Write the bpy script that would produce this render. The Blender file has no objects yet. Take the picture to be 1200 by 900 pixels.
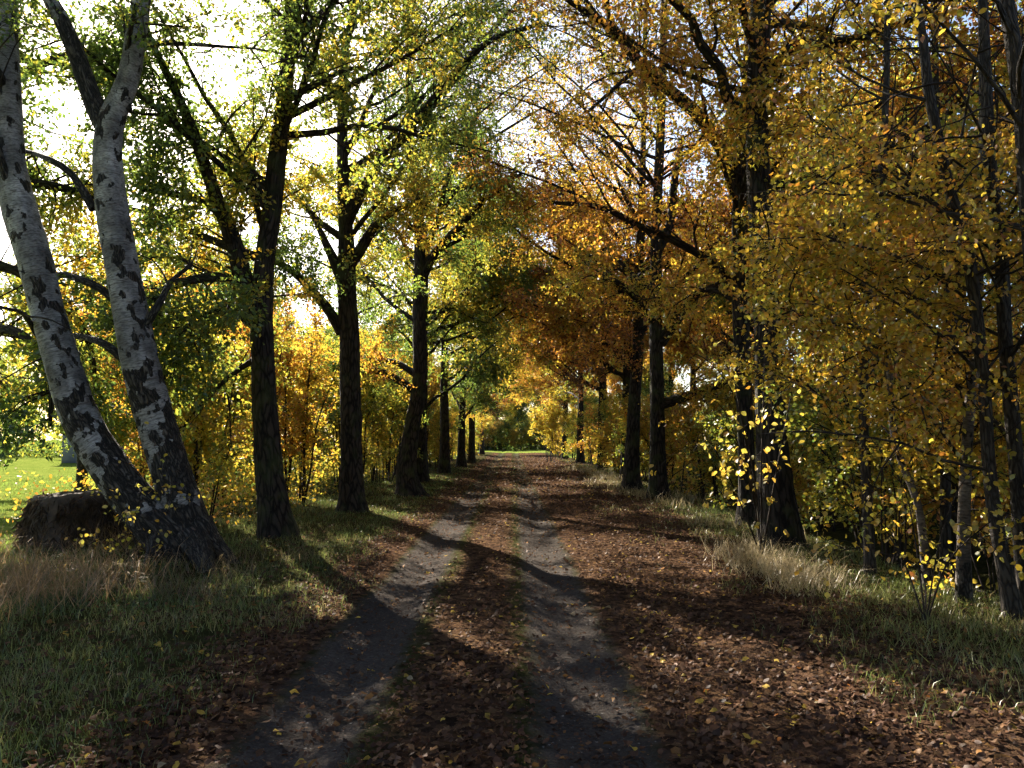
import bpy, math
import numpy as np
from mathutils import Vector

R = math.radians
scene = bpy.context.scene
col = scene.collection

# ---------------------------------------------------------------- camera
FPX, CX, CY = 942.0, 600.0, 450.0          # focal length and centre in photo pixels (1200x900)
EYE = 1.6
PITCH = math.atan((515 - 450) / FPX)
cam_d = bpy.data.cameras.new('camera')
cam_d.sensor_fit = 'HORIZONTAL'
cam_d.sensor_width = 36.0
cam_d.lens = 36.0 * FPX / 1200.0
cam_d.clip_start = 0.05
cam_d.clip_end = 3000
cam = bpy.data.objects.new('camera', cam_d)
col.objects.link(cam)
cam.location = (0, 0, EYE)
cam.rotation_euler = (R(90) + PITCH, 0, 0)
scene.camera = cam

# ---------------------------------------------------------------- light
SUN_AZ, SUN_EL = R(-28), R(30)             # azimuth from straight ahead (+Y), negative = to the left
world = bpy.data.worlds.new('World')
scene.world = world
world.use_nodes = True
wn = world.node_tree
wn.nodes.clear()
sky = wn.nodes.new('ShaderNodeTexSky')
sky.sky_type = 'NISHITA'
sky.sun_disc = False
sky.sun_elevation = SUN_EL
sky.sun_rotation = SUN_AZ                  # Nishita: 0 = +Y, clockwise positive
sky.air_density = 0.85
sky.dust_density = 1.4
sky.ozone_density = 0.7
bg = wn.nodes.new('ShaderNodeBackground')
bg.inputs['Strength'].default_value = 0.055
wo = wn.nodes.new('ShaderNodeOutputWorld')
wn.links.new(sky.outputs[0], bg.inputs[0])
wn.links.new(bg.outputs[0], wo.inputs[0])
sun_d = bpy.data.lights.new('sun', 'SUN')
sun_d.energy = 5.0
sun_d.angle = R(0.5)
sun_d.color = (1.0, 0.90, 0.76)
sun = bpy.data.objects.new('sun', sun_d)
col.objects.link(sun)
sdir = Vector((math.sin(SUN_AZ) * math.cos(SUN_EL), math.cos(SUN_AZ) * math.cos(SUN_EL), math.sin(SUN_EL)))
sun.rotation_euler = sdir.to_track_quat('Z', 'Y').to_euler()
sun.location = sdir * 60

vs = scene.view_settings
vs.view_transform = 'Standard'
vs.look = 'None'
vs.exposure = 2.42
vs.gamma = 1.0
vs.use_curve_mapping = False
scene.render.engine = 'CYCLES'
cy = scene.cycles
cy.max_bounces = 4
cy.diffuse_bounces = 3
cy.glossy_bounces = 2
cy.transmission_bounces = 3
cy.transparent_max_bounces = 4
cy.caustics_reflective = False
cy.caustics_refractive = False
cy.use_denoising = True
cy.use_adaptive_sampling = True
cy.adaptive_threshold = 0.03
cy.sample_clamp_indirect = 6.0

# ---------------------------------------------------------------- helpers
def unit(a):
    return a / np.maximum(np.linalg.norm(a, axis=-1, keepdims=True), 1e-9)

def P(px, py, d):
    """the point seen at photo pixel (px, py) that stands d metres away along the path"""
    a = (px - CX) / FPX; b = (CY - py) / FPX
    y = math.cos(PITCH) - b * math.sin(PITCH); z = math.sin(PITCH) + b * math.cos(PITCH)
    return np.array((a * d / y, d, EYE + z * d / y))

def sstep(a, b, x):
    t = np.clip((x - a) / (b - a), 0, 1)
    return t * t * (3 - 2 * t)

class Field:
    """smooth pseudo-noise, about -1..1"""
    def __init__(s, seed, scale, n=7):
        g = np.random.default_rng(seed)
        s.k = g.normal(size=(n, 3)) / scale * 1.6
        s.ph = g.uniform(0, 6.283, n)
    def __call__(s, p):
        return np.sin(p @ s.k.T + s.ph).sum(1) / math.sqrt(len(s.ph)) * 0.9

XC = -0.35
f_big, f_mid, f_fine = Field(1, 5.0), Field(2, 1.1), Field(3, 0.32)
def gz(x, y):
    x = np.asarray(x, float); y = np.asarray(y, float)
    xy = np.stack([np.broadcast_to(x, np.broadcast(x, y).shape).ravel(), np.broadcast_to(y, np.broadcast(x, y).shape).ravel(), np.zeros(np.broadcast(x, y).size)], 1)
    sh = np.broadcast(x, y).shape
    n = (f_big(xy) * 0.05 + f_mid(xy) * 0.02 + f_fine(xy) * 0.008).reshape(sh)
    u = x - XC
    w = 0.02 * f_big(xy + 9).reshape(sh)
    rut = np.exp(-((np.abs(u + w) - 0.80) / 0.27) ** 2) * 0.07
    z = -rut + 0.05 * sstep(1.3, 2.9, -u) + 0.05 * sstep(1.6, 3.6, u)
    z = z - 0.45 * sstep(6.0, 11.0, -u) - 0.65 * sstep(4.9, 6.6, u) + 0.45 * sstep(7.4, 10, u)
    flat = 1 - 0.75 * np.exp(-(u / 1.3) ** 2)
    return z + n * flat

def gz1(x, y):
    return float(gz(np.array([x]), np.array([y]))[0])

def tag(o, label=None, cat=None, group=None, kind=None):
    for k, v in (('label', label), ('category', cat), ('group', group), ('kind', kind)):
        if v: o[k] = v
    return o

def link(name, data, parent=None):
    o = bpy.data.objects.new(name, data)
    col.objects.link(o)
    if parent is not None: o.parent = parent
    return o

def empty(name, loc=(0, 0, 0), label=None, cat=None, group=None):
    o = link(name, None)
    o.location = [float(v) for v in loc]
    o.empty_display_size = 0.3
    return tag(o, label, cat, group)

def mesh(name, V, F, mats, attrs=None, mat_idx=None, smooth=False):
    """V (n,3); F (m,3) triangles; attrs: {name: (type, array)} on points"""
    me = bpy.data.meshes.new(name)
    V = np.ascontiguousarray(V, dtype=np.float32); F = np.ascontiguousarray(F, dtype=np.int32)
    me.vertices.add(len(V)); me.vertices.foreach_set('co', V.ravel())
    me.loops.add(F.size); me.loops.foreach_set('vertex_index', F.ravel())
    me.polygons.add(len(F))
    me.polygons.foreach_set('loop_start', np.arange(0, F.size, 3, dtype=np.int32))
    for m in mats: me.materials.append(m)
    if mat_idx is not None: me.polygons.foreach_set('material_index', np.ascontiguousarray(mat_idx, dtype=np.int32))
    if smooth is True: me.polygons.foreach_set('use_smooth', np.ones(len(F), dtype=bool))
    elif smooth is not False: me.polygons.foreach_set('use_smooth', np.ascontiguousarray(smooth, dtype=bool))
    me.update(calc_edges=True)
    for k, (ty, arr) in (attrs or {}).items():
        at = me.attributes.new(k, ty, 'POINT')
        at.data.foreach_set('color' if ty == 'FLOAT_COLOR' else 'vector', np.ascontiguousarray(arr, dtype=np.float32).ravel())
    return me

# ---------------------------------------------------------------- materials
def new_mat(name):
    m = bpy.data.materials.new(name); m.use_nodes = True
    nt = m.node_tree; nt.nodes.clear()
    return m, nt
def N(nt, ty, **kw):
    n = nt.nodes.new(ty)
    for k, v in kw.items():
        if k.startswith('i_'):
            n.inputs[int(k[2:]) if k[2:].isdigit() else k[2:]].default_value = v
        else: setattr(n, k, v)
    return n
def ramp(nt, stops, interp='LINEAR'):
    n = nt.nodes.new('ShaderNodeValToRGB'); cr = n.color_ramp; cr.interpolation = interp
    while len(cr.elements) < len(stops): cr.elements.new(0.5)
    for e, (p, c) in zip(cr.elements, stops):
        e.position = p; e.color = (c, c, c, 1) if isinstance(c, (int, float)) else (*c, 1)
    return n

def leaf_mat(name, trans=0.62, gloss=0.06, rough=0.42):
    m, nt = new_mat(name); L = nt.links.new
    at = N(nt, 'ShaderNodeAttribute', attribute_name='leaf_col')
    geo = N(nt, 'ShaderNodeNewGeometry')
    no = N(nt, 'ShaderNodeTexNoise'); no.inputs['Scale'].default_value = 45
    L(geo.outputs['Position'], no.inputs['Vector'])
    rp = ramp(nt, [(0.3, 0.72), (0.75, 1.15)])
    L(no.outputs['Fac'], rp.inputs[0])
    mul = N(nt, 'ShaderNodeMix', data_type='RGBA', blend_type='MULTIPLY'); mul.inputs[0].default_value = 1
    L(at.outputs['Color'], mul.inputs[6]); L(rp.outputs[0], mul.inputs[7])
    gam = N(nt, 'ShaderNodeGamma'); gam.inputs[1].default_value = 0.78
    L(mul.outputs[2], gam.inputs[0])
    d = N(nt, 'ShaderNodeBsdfDiffuse'); L(mul.outputs[2], d.inputs[0])
    t = N(nt, 'ShaderNodeBsdfTranslucent'); L(gam.outputs[0], t.inputs[0])
    mx = N(nt, 'ShaderNodeMixShader'); mx.inputs[0].default_value = trans
    L(d.outputs[0], mx.inputs[1]); L(t.outputs[0], mx.inputs[2])
    g = N(nt, 'ShaderNodeBsdfGlossy'); g.inputs['Roughness'].default_value = rough
    mx2 = N(nt, 'ShaderNodeMixShader'); mx2.inputs[0].default_value = gloss
    L(mx.outputs[0], mx2.inputs[1]); L(g.outputs[0], mx2.inputs[2])
    o = N(nt, 'ShaderNodeOutputMaterial'); L(mx2.outputs[0], o.inputs[0])
    return m

def bark_mat(name, dark, light, moss=0.0, sc=9.0):
    m, nt = new_mat(name); L = nt.links.new
    at = N(nt, 'ShaderNodeAttribute', attribute_name='bark_co')
    mp = N(nt, 'ShaderNodeMapping'); mp.inputs['Scale'].default_value = (1, 1, 0.16)
    L(at.outputs['Vector'], mp.inputs[0])
    v = N(nt, 'ShaderNodeTexVoronoi', feature='DISTANCE_TO_EDGE'); v.inputs['Scale'].default_value = sc * 2.2
    n1 = N(nt, 'ShaderNodeTexNoise'); n1.inputs['Scale'].default_value = sc; n1.inputs['Detail'].default_value = 6
    wob = N(nt, 'ShaderNodeMix', data_type='RGBA', blend_type='LINEAR_LIGHT'); wob.inputs[0].default_value = 0.06
    L(mp.outputs[0], n1.inputs['Vector']); L(mp.outputs[0], wob.inputs[6]); L(n1.outputs['Color'], wob.inputs[7])
    L(wob.outputs[2], v.inputs['Vector'])
    rv = ramp(nt, [(0.0, 0.0), (0.22, 1.0)])
    L(v.outputs['Distance'], rv.inputs[0])
    h = N(nt, 'ShaderNodeMath', operation='MULTIPLY'); L(rv.outputs[0], h.inputs[0]); L(n1.outputs['Fac'], h.inputs[1])
    rc = ramp(nt, [(0.05, dark), (0.75, light)])
    L(h.outputs[0], rc.inputs[0])
    last = rc.outputs[0]
    if moss:
        n2 = N(nt, 'ShaderNodeTexNoise'); n2.inputs['Scale'].default_value = 3.0
        geo = N(nt, 'ShaderNodeNewGeometry'); L(geo.outputs['Position'], n2.inputs['Vector'])
        r2 = ramp(nt, [(0.5, 0.0), (0.72, moss)]); L(n2.outputs['Fac'], r2.inputs[0])
        mm = N(nt, 'ShaderNodeMix', data_type='RGBA'); mm.inputs[7].default_value = (0.06, 0.075, 0.025, 1)
        L(r2.outputs[0], mm.inputs[0]); L(last, mm.inputs[6]); last = mm.outputs[2]
    b = N(nt, 'ShaderNodeBump'); b.inputs['Strength'].default_value = 0.9; b.inputs['Distance'].default_value = 0.035
    L(h.outputs[0], b.inputs['Height'])
    p = N(nt, 'ShaderNodeBsdfPrincipled'); p.inputs['Roughness'].default_value = 0.9
    p.inputs['Specular IOR Level'].default_value = 0.2
    L(last, p.inputs['Base Color']); L(b.outputs[0], p.inputs['Normal'])
    o = N(nt, 'ShaderNodeOutputMaterial'); L(p.outputs[0], o.inputs[0])
    return m

def birch_mat(name, base_dark=3.6, tint=(1, 1, 1)):
    """pale peeling bark, black diamond scars, dark corky foot up to base_dark metres"""
    m, nt = new_mat(name); L = nt.links.new
    at = N(nt, 'ShaderNodeAttribute', attribute_name='bark_co')
    def mapped(s):
        mp = N(nt, 'ShaderNodeMapping'); mp.inputs['Scale'].default_value = s
        L(at.outputs['Vector'], mp.inputs[0]); return mp.outputs[0]
    def noise(vec, scale, det=4, dist=0.0):
        n = N(nt, 'ShaderNodeTexNoise'); n.inputs['Scale'].default_value = scale; n.inputs['Detail'].default_value = det
        n.inputs['Distortion'].default_value = dist
        L(vec, n.inputs['Vector']); return n.outputs['Fac']
    lent = noise(mapped((1, 1, 8)), 6.5, 5)          # horizontal lenticels
    fine_ = noise(mapped((1, 1, 2.2)), 26, 6)
    tone = noise(mapped((1, 1, 0.7)), 4, 5)
    scar = noise(mapped((1, 1, 0.6)), 8.0, 9, 0.1)  # large dark patches
    rt = ramp(nt, [(0.28, (0.055, 0.050, 0.046)), (0.48, (0.19, 0.18, 0.17)), (0.72, (0.40, 0.385, 0.365))]); L(tone, rt.inputs[0])
    rl = ramp(nt, [(0.54, 0.0), (0.60, 0.55), (0.66, 0.95)]); L(lent, rl.inputs[0])
    m1 = N(nt, 'ShaderNodeMix', data_type='RGBA'); m1.inputs[7].default_value = (0.10, 0.085, 0.075, 1)
    L(rl.outputs[0], m1.inputs[0]); L(rt.outputs[0], m1.inputs[6])
    rf_ = ramp(nt, [(0.32, .45), (0.55, 1.0), (0.75, 1.25)]); L(fine_, rf_.inputs[0])
    t0_ = N(nt, 'ShaderNodeMix', data_type='RGBA', blend_type='MULTIPLY'); t0_.inputs[0].default_value = 1
    L(m1.outputs[2], t0_.inputs[6]); L(rf_.outputs[0], t0_.inputs[7])
    tm = N(nt, 'ShaderNodeMix', data_type='RGBA', blend_type='MULTIPLY'); tm.inputs[0].default_value = 1; tm.inputs[7].default_value = (*tint, 1)
    L(t0_.outputs[2], tm.inputs[6])
    sx = N(nt, 'ShaderNodeSeparateXYZ'); L(at.outputs['Vector'], sx.inputs[0])
    hgt = N(nt, 'ShaderNodeMapRange'); hgt.inputs[1].default_value = 0.2; hgt.inputs[2].default_value = base_dark
    hgt.inputs[3].default_value = 0.27; hgt.inputs[4].default_value = -0.02
    L(sx.outputs[2], hgt.inputs[0])
    big = noise(mapped((1, 1, .8)), 1.7, 2)
    ba = N(nt, 'ShaderNodeMath', operation='MULTIPLY_ADD'); ba.inputs[1].default_value = .45; ba.inputs[2].default_value = -.225
    L(big, ba.inputs[0])
    a0 = N(nt, 'ShaderNodeMath', operation='ADD'); L(scar, a0.inputs[0]); L(ba.outputs[0], a0.inputs[1])
    ad = N(nt, 'ShaderNodeMath', operation='ADD'); L(a0.outputs[0], ad.inputs[0]); L(hgt.outputs[0], ad.inputs[1])
    rs = ramp(nt, [(0.568, 0.0), (0.578, 1.0)]); L(ad.outputs[0], rs.inputs[0])
    dn = noise(mapped((1, 1, 0.22)), 22, 5)
    vo = N(nt, 'ShaderNodeTexVoronoi', feature='DISTANCE_TO_EDGE'); vo.inputs['Scale'].default_value = 24
    wv = N(nt, 'ShaderNodeMix', data_type='RGBA', blend_type='LINEAR_LIGHT'); wv.inputs[0].default_value = 0.12
    nz_ = N(nt, 'ShaderNodeTexNoise'); nz_.inputs['Scale'].default_value = 12; nz_.inputs['Detail'].default_value = 5
    mv = mapped((1, 1, .2)); L(mv, nz_.inputs['Vector']); L(mv, wv.inputs[6]); L(nz_.outputs['Color'], wv.inputs[7]); L(wv.outputs[2], vo.inputs['Vector'])
    rvo = ramp(nt, [(0.0, 0.0), (0.25, 1.0)]); L(vo.outputs['Distance'], rvo.inputs[0])
    fis = N(nt, 'ShaderNodeMath', operation='MULTIPLY'); L(rvo.outputs[0], fis.inputs[0]); L(dn, fis.inputs[1])
    rd = ramp(nt, [(0.1, (0.010, 0.008, 0.007)), (0.45, (0.055, 0.046, 0.037)), (0.75, (0.14, 0.12, 0.10))]); L(fis.outputs[0], rd.inputs[0])
    m2 = N(nt, 'ShaderNodeMix', data_type='RGBA')
    L(rs.outputs[0], m2.inputs[0]); L(tm.outputs[2], m2.inputs[6]); L(rd.outputs[0], m2.inputs[7])
    hb = N(nt, 'ShaderNodeMath', operation='MULTIPLY_ADD')
    L(rs.outputs[0], hb.inputs[0]); L(fis.outputs[0], hb.inputs[1])
    hd = N(nt, 'ShaderNodeMath', operation='MULTIPLY'); hd.inputs[1].default_value = .25; L(lent, hd.inputs[0]); L(hd.outputs[0], hb.inputs[2])
    bmp = N(nt, 'ShaderNodeBump'); bmp.inputs['Strength'].default_value = 0.9; bmp.inputs['Distance'].default_value = 0.04
    L(hb.outputs[0], bmp.inputs['Height'])
    p = N(nt, 'ShaderNodeBsdfPrincipled'); p.inputs['Roughness'].default_value = 0.75; p.inputs['Specular IOR Level'].default_value = 0.25
    L(m2.outputs[2], p.inputs['Base Color']); L(bmp.outputs[0], p.inputs['Normal'])
    o = N(nt, 'ShaderNodeOutputMaterial'); L(p.outputs[0], o.inputs[0])
    return m

def plain_mat(name, c, rough=0.85, var=0.35, scale=6.0):
    m, nt = new_mat(name); L = nt.links.new
    geo = N(nt, 'ShaderNodeTexCoord')
    n = N(nt, 'ShaderNodeTexNoise'); n.inputs['Scale'].default_value = scale; n.inputs['Detail'].default_value = 5
    L(geo.outputs['Object'], n.inputs['Vector'])
    r = ramp(nt, [(0.25, tuple(v * (1 - var) for v in c)), (0.75, tuple(v * (1 + var) for v in c))]); L(n.outputs['Fac'], r.inputs[0])
    p = N(nt, 'ShaderNodeBsdfPrincipled'); p.inputs['Roughness'].default_value = rough
    L(r.outputs[0], p.inputs['Base Color'])
    b = N(nt, 'ShaderNodeBump'); b.inputs['Strength'].default_value = 0.3; b.inputs['Distance'].default_value = 0.02
    L(n.outputs['Fac'], b.inputs['Height']); L(b.outputs[0], p.inputs['Normal'])
    o = N(nt, 'ShaderNodeOutputMaterial'); L(p.outputs[0], o.inputs[0])
    return m

M_LEAF = leaf_mat('tree_leaf')
M_GRASS = leaf_mat('grass_blade', trans=0.35, gloss=0.05, rough=0.35)
M_LITTER = leaf_mat('dry_leaf', trans=0.25, gloss=0.012, rough=0.5)
M_OAK = bark_mat('oak_bark', (0.008, 0.006, 0.005), (0.060, 0.047, 0.037), moss=0.5)
M_TWIG = bark_mat('twig_bark', (0.02, 0.015, 0.012), (0.06, 0.045, 0.036))
M_SAPLING = bark_mat('sapling_bark', (0.025, 0.021, 0.018), (0.095, 0.08, 0.066), sc=14)
M_BIRCH = birch_mat('birch_bark')
M_BIRCH_YOUNG = birch_mat('young_birch_bark', base_dark=0.7, tint=(.62, .52, .44))

# ---------------------------------------------------------------- ground
def axis(dense0, dense1, step, lo, hi, grow):
    a = list(np.arange(dense0, dense1 + 1e-6, step))
    s = step
    while a[-1] < hi: s *= grow; a.append(a[-1] + s)
    s = step
    while a[0] > lo: s *= grow; a.insert(0, a[0] - s)
    return np.array(a)
gx = axis(-6.5, 6.5, 0.085, -900, 900, 1.13)
gy = axis(2.5, 24, 0.10, -60, 1500, 1.06)
X, Y = np.meshgrid(gx, gy)
Z = gz(X, Y)
V = np.stack([X.ravel(), Y.ravel(), Z.ravel()], 1)
nx, ny = len(gx), len(gy)
i = (np.arange(ny - 1)[:, None] * nx + np.arange(nx - 1)[None, :]).ravel()
F = np.concatenate([np.stack([i, i + 1, i + nx + 1], 1), np.stack([i, i + nx + 1, i + nx], 1)])
# masks: R = bare wheel track, G = brown litter soil, B = open meadow
def masks(x, y):
    u = x - XC
    q = np.stack([x, y, 0 * x], 1)
    w = 0.03 * f_mid(q) + 0.02 * f_big(q)
    track = np.exp(-((np.abs(u + 0.4 * w) - 0.80) / 0.36) ** 4)
    track = track * (1 - .5 * sstep(14, 34, y))
    right = sstep(1.0, 1.25, u + w) * sstep(4.3, 3.5, u + 2 * w)
    mid = sstep(0.55, 0.2, np.abs(u + w))
    left = sstep(1.0, 1.3, -(u + w)) * sstep(2.1, 1.6, -(u + 2 * w))
    lit = np.maximum.reduce([right, 0.8 * mid, left])
    mead = sstep(6.2, 7.6, -(u + w))
    end = sstep(96, 99, y) * sstep(128, 122, y)
    return np.clip(track, 0, 1) * (1 - end), np.clip(lit, 0, 1) * (1 - end), np.maximum(mead, end)
mk = masks(V[:, 0], V[:, 1])
colr = np.stack([mk[0], mk[1], mk[2], np.ones(len(V))], 1)
m, nt = new_mat('ground_soil'); L = nt.links.new
at = N(nt, 'ShaderNodeAttribute', attribute_name='ground_mask')
sp = N(nt, 'ShaderNodeSeparateColor'); L(at.outputs['Color'], sp.inputs[0])
geo = N(nt, 'ShaderNodeNewGeometry')
def gnoise(scale, det=6, out='Fac'):
    n = N(nt, 'ShaderNodeTexNoise'); n.inputs['Scale'].default_value = scale; n.inputs['Detail'].default_value = det
    n.inputs['Roughness'].default_value = 0.65
    L(geo.outputs['Position'], n.inputs['Vector']); return n.outputs[out]
fine, mid_, coarse = gnoise(38), gnoise(7), gnoise(0.9)
verge = ramp(nt, [(0.3, (0.022, 0.024, 0.010)), (0.5, (0.045, 0.045, 0.018)), (0.72, (0.085, 0.065, 0.032))]); L(mid_, verge.inputs[0])
vor = N(nt, 'ShaderNodeTexVoronoi'); vor.inputs['Scale'].default_value = 17; L(geo.outputs['Position'], vor.inputs['Vector'])
lsep = N(nt, 'ShaderNodeSeparateColor'); L(vor.outputs['Color'], lsep.inputs[0])
litc = ramp(nt, [(0.0, (0.022, 0.015, 0.011)), (0.4, (0.055, 0.034, 0.023)), (0.75, (0.095, 0.056, 0.034)), (1.0, (0.14, 0.085, 0.045))]); L(lsep.outputs[0], litc.inputs[0])
soil = ramp(nt, [(0.25, (0.040, 0.034, 0.030)), (0.55, (0.080, 0.070, 0.062)), (0.8, (0.13, 0.114, 0.102))]); L(fine, soil.inputs[0])
soil2 = N(nt, 'ShaderNodeMix', data_type='RGBA', blend_type='MULTIPLY'); soil2.inputs[0].default_value = 1
rs_ = ramp(nt, [(0.3, 0.65), (0.7, 1.15)]); L(coarse, rs_.inputs[0]); L(soil.outputs[0], soil2.inputs[6]); L(rs_.outputs[0], soil2.inputs[7])
mead = ramp(nt, [(0.35, (0.075, 0.11, 0.02)), (0.5, (0.13, 0.17, 0.03)), (0.65, (0.20, 0.21, 0.055))]); mmx = N(nt, 'ShaderNodeMix'); mmx.inputs[0].default_value = .5; L(coarse, mmx.inputs[2]); L(mid_, mmx.inputs[3]); L(mmx.outputs[0], mead.inputs[0])
def nmask(src, amp=1.1):
    a = N(nt, 'ShaderNodeMath', operation='MULTIPLY_ADD'); a.inputs[1].default_value = amp; a.inputs[2].default_value = -amp / 2
    L(mid_, a.inputs[0])
    s = N(nt, 'ShaderNodeMath', operation='ADD'); L(src, s.inputs[0]); L(a.outputs[0], s.inputs[1])
    r = ramp(nt, [(0.28, 0.0), (0.75, 1.0)]); L(s.outputs[0], r.inputs[0]); return r.outputs[0]
a1 = N(nt, 'ShaderNodeMix', data_type='RGBA'); L(nmask(sp.outputs[1]), a1.inputs[0]); L(verge.outputs[0], a1.inputs[6]); L(litc.outputs[0], a1.inputs[7])
a2 = N(nt, 'ShaderNodeMix', data_type='RGBA'); L(nmask(sp.outputs[0]), a2.inputs[0]); L(a1.outputs[2], a2.inputs[6]); L(soil2.outputs[2], a2.inputs[7])
a3 = N(nt, 'ShaderNodeMix', data_type='RGBA'); L(nmask(sp.outputs[2], 0.4), a3.inputs[0]); L(a2.outputs[2], a3.inputs[6]); L(mead.outputs[0], a3.inputs[7])
pb = N(nt, 'ShaderNodeBsdfPrincipled'); pb.inputs['Roughness'].default_value = 0.95; pb.inputs['Specular IOR Level'].default_value = 0.0
L(a3.outputs[2], pb.inputs['Base Color'])
bm_ = N(nt, 'ShaderNodeBump'); bm_.inputs['Strength'].default_value = 1.0; bm_.inputs['Distance'].default_value = 0.05
hs = N(nt, 'ShaderNodeMath', operation='ADD'); L(fine, hs.inputs[0]); L(mid_, hs.inputs[1])
L(hs.outputs[0], bm_.inputs['Height']); L(bm_.outputs[0], pb.inputs['Normal'])
ou = N(nt, 'ShaderNodeOutputMaterial'); L(pb.outputs[0], ou.inputs[0])
M_GROUND = m
g = link('ground', mesh('ground', V, F, [M_GROUND], {'ground_mask': ('FLOAT_COLOR', colr)}, smooth=True))
tag(g, kind='structure')

# ---------------------------------------------------------------- plant machinery
def tubes(pts, rad, sides, z0=None, lobes=None):
    """batch of tubes: pts (B,K,3), rad (B,K) -> V, F, bark coordinate"""
    B, K, _ = pts.shape
    tan = np.empty_like(pts)
    tan[:, 1:-1] = pts[:, 2:] - pts[:, :-2]; tan[:, 0] = pts[:, 1] - pts[:, 0]; tan[:, -1] = pts[:, -1] - pts[:, -2]
    tan = unit(tan)
    chord = unit(pts[:, -1] - pts[:, 0])
    ref = np.where(np.abs(chord[:, 2:3]) < 0.7, np.array([[0, 0, 1.0]]), np.array([[1.0, 0, 0]]))
    n1 = unit(np.cross(tan, ref[:, None, :])); n2 = np.cross(tan, n1)
    th = np.linspace(0, 2 * np.pi, sides, endpoint=False)
    c, s = np.cos(th), np.sin(th)
    rr = rad[:, :, None] * np.ones(sides)
    if lobes is not None: rr = rr * lobes
    V = pts[:, :, None, :] + rr[..., None] * (c[:, None] * n1[:, :, None, :] + s[:, None] * n2[:, :, None, :])
    seg = np.linalg.norm(np.diff(pts, axis=1), axis=2)
    arc = np.concatenate([np.zeros((B, 1)), np.cumsum(seg, 1)], 1) + (0 if z0 is None else z0)
    r0 = np.maximum(rad.mean(1), 0.004)[:, None, None]
    off = (np.arange(B) * 0.37)[:, None, None]
    bc = np.stack([r0 * c + off + 0 * rr, r0 * s + 0 * rr, arc[:, :, None] + 0 * rr], -1)
    base = (np.arange(B) * K * sides)[:, None, None]
    k = np.arange(K - 1)[None, :, None] * sides
    j = np.arange(sides)[None, None, :]; j2 = (j + 1) % sides
    a = (base + k + j).ravel(); b = (base + k + j2).ravel(); cc = (base + k + sides + j2).ravel(); d = (base + k + sides + j).ravel()
    F = np.concatenate([np.stack([a, b, cc], 1), np.stack([a, cc, d], 1)])
    return V.reshape(-1, 3), F, bc.reshape(-1, 3)

def grow(rng, p0, d, L, K, wig, trop):
    pts = [p0]; d = unit(d)
    L = np.asarray(L)[:, None]
    for k in range(K):
        t = trop if np.isscalar(trop) else trop[k]
        d = unit(d + wig * rng.normal(size=d.shape) + np.array([0, 0, t]))
        pts.append(pts[-1] + d * L / K)
    return np.stack(pts, 1)

def at_t(pts, idx, t):
    K = pts.shape[1] - 1
    f = np.clip(t * K, 0, K - 1e-4); k = f.astype(int); w = (f - k)[:, None]
    a, b = pts[idx, k], pts[idx, k + 1]
    return a * (1 - w) + b * w, unit(b - a)

def spawn(rng, pts, n_each, t0, t1, ang, flat=0.6, bias=None):
    """children of a batch: start points, directions, parent index, t"""
    idx = np.repeat(np.arange(len(pts)), n_each)
    t = t0 + (t1 - t0) * rng.random(len(idx)) ** 0.85
    p, tan = at_t(pts, idx, t)
    r = rng.normal(size=p.shape); r[:, 2] *= flat
    if bias is not None: r = r + bias
    perp = unit(r - (r * tan).sum(1, keepdims=True) * tan)
    a = R(1) * rng.uniform(ang[0], ang[1], len(idx))[:, None]
    return p, tan * np.cos(a) + perp * np.sin(a), idx, t

PAL_X = np.array([0, .28, .45, .58, .70, .82, .92, 1.0])
PAL_C = np.array([(.028, .060, .010), (.070, .130, .014), (.16, .21, .016), (.48, .38, .022), (.60, .34, .018), (.52, .19, .014), (.32, .09, .012), (.12, .055, .022)])
def palette(h):
    h = np.clip(h, 0, 1)
    return np.stack([np.interp(h, PAL_X, PAL_C[:, k]) for k in range(3)], 1)

T_RHOMB = (np.array([(0, 0, 0), (.45, .5, .10), (1, 0, -.08), (.45, -.5, .10)]), np.array([(0, 2, 1), (0, 3, 2)]))
T_OVAL = (np.array([(0, 0, 0), (.28, .46, .08), (.28, -.46, .08), (.68, .40, .06), (.68, -.40, .06), (1, 0, -.10)]), np.array([(0, 2, 1), (1, 2, 4), (1, 4, 3), (3, 4, 5)]))
T_CURL = (np.array([(0, 0, .05), (.28, .44, .22), (.28, -.46, .14), (.70, .38, .26), (.70, -.36, .10), (1, 0, .22)]), np.array([(0, 2, 1), (1, 2, 4), (1, 4, 3), (3, 4, 5)]))
def leaf_geo(p, axis_, nrm, L, W, c, tmpl, curl=None, jit=None):
    tv, tf = tmpl
    a = unit(axis_); b = unit(np.cross(nrm, a)); n = np.cross(a, b)
    z = tv[None, :, 2:3] * (1 if curl is None else curl[:, None, None])
    V = p[:, None, :] + a[:, None] * (tv[None, :, 0:1] * L[:, None, None]) + b[:, None] * (tv[None, :, 1:2] * W[:, None, None]) + n[:, None] * z * L[:, None, None]
    k = len(tv)
    if jit is not None: V = V + jit.normal(size=V.shape) * .09 * L[:, None, None]
    F = (np.arange(len(p)) * k)[:, None, None] + tf[None]
    C = np.repeat(np.concatenate([c, np.ones((len(c), 1))], 1), k, 0)
    return V.reshape(-1, 3), F.reshape(-1, 3), C

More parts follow.
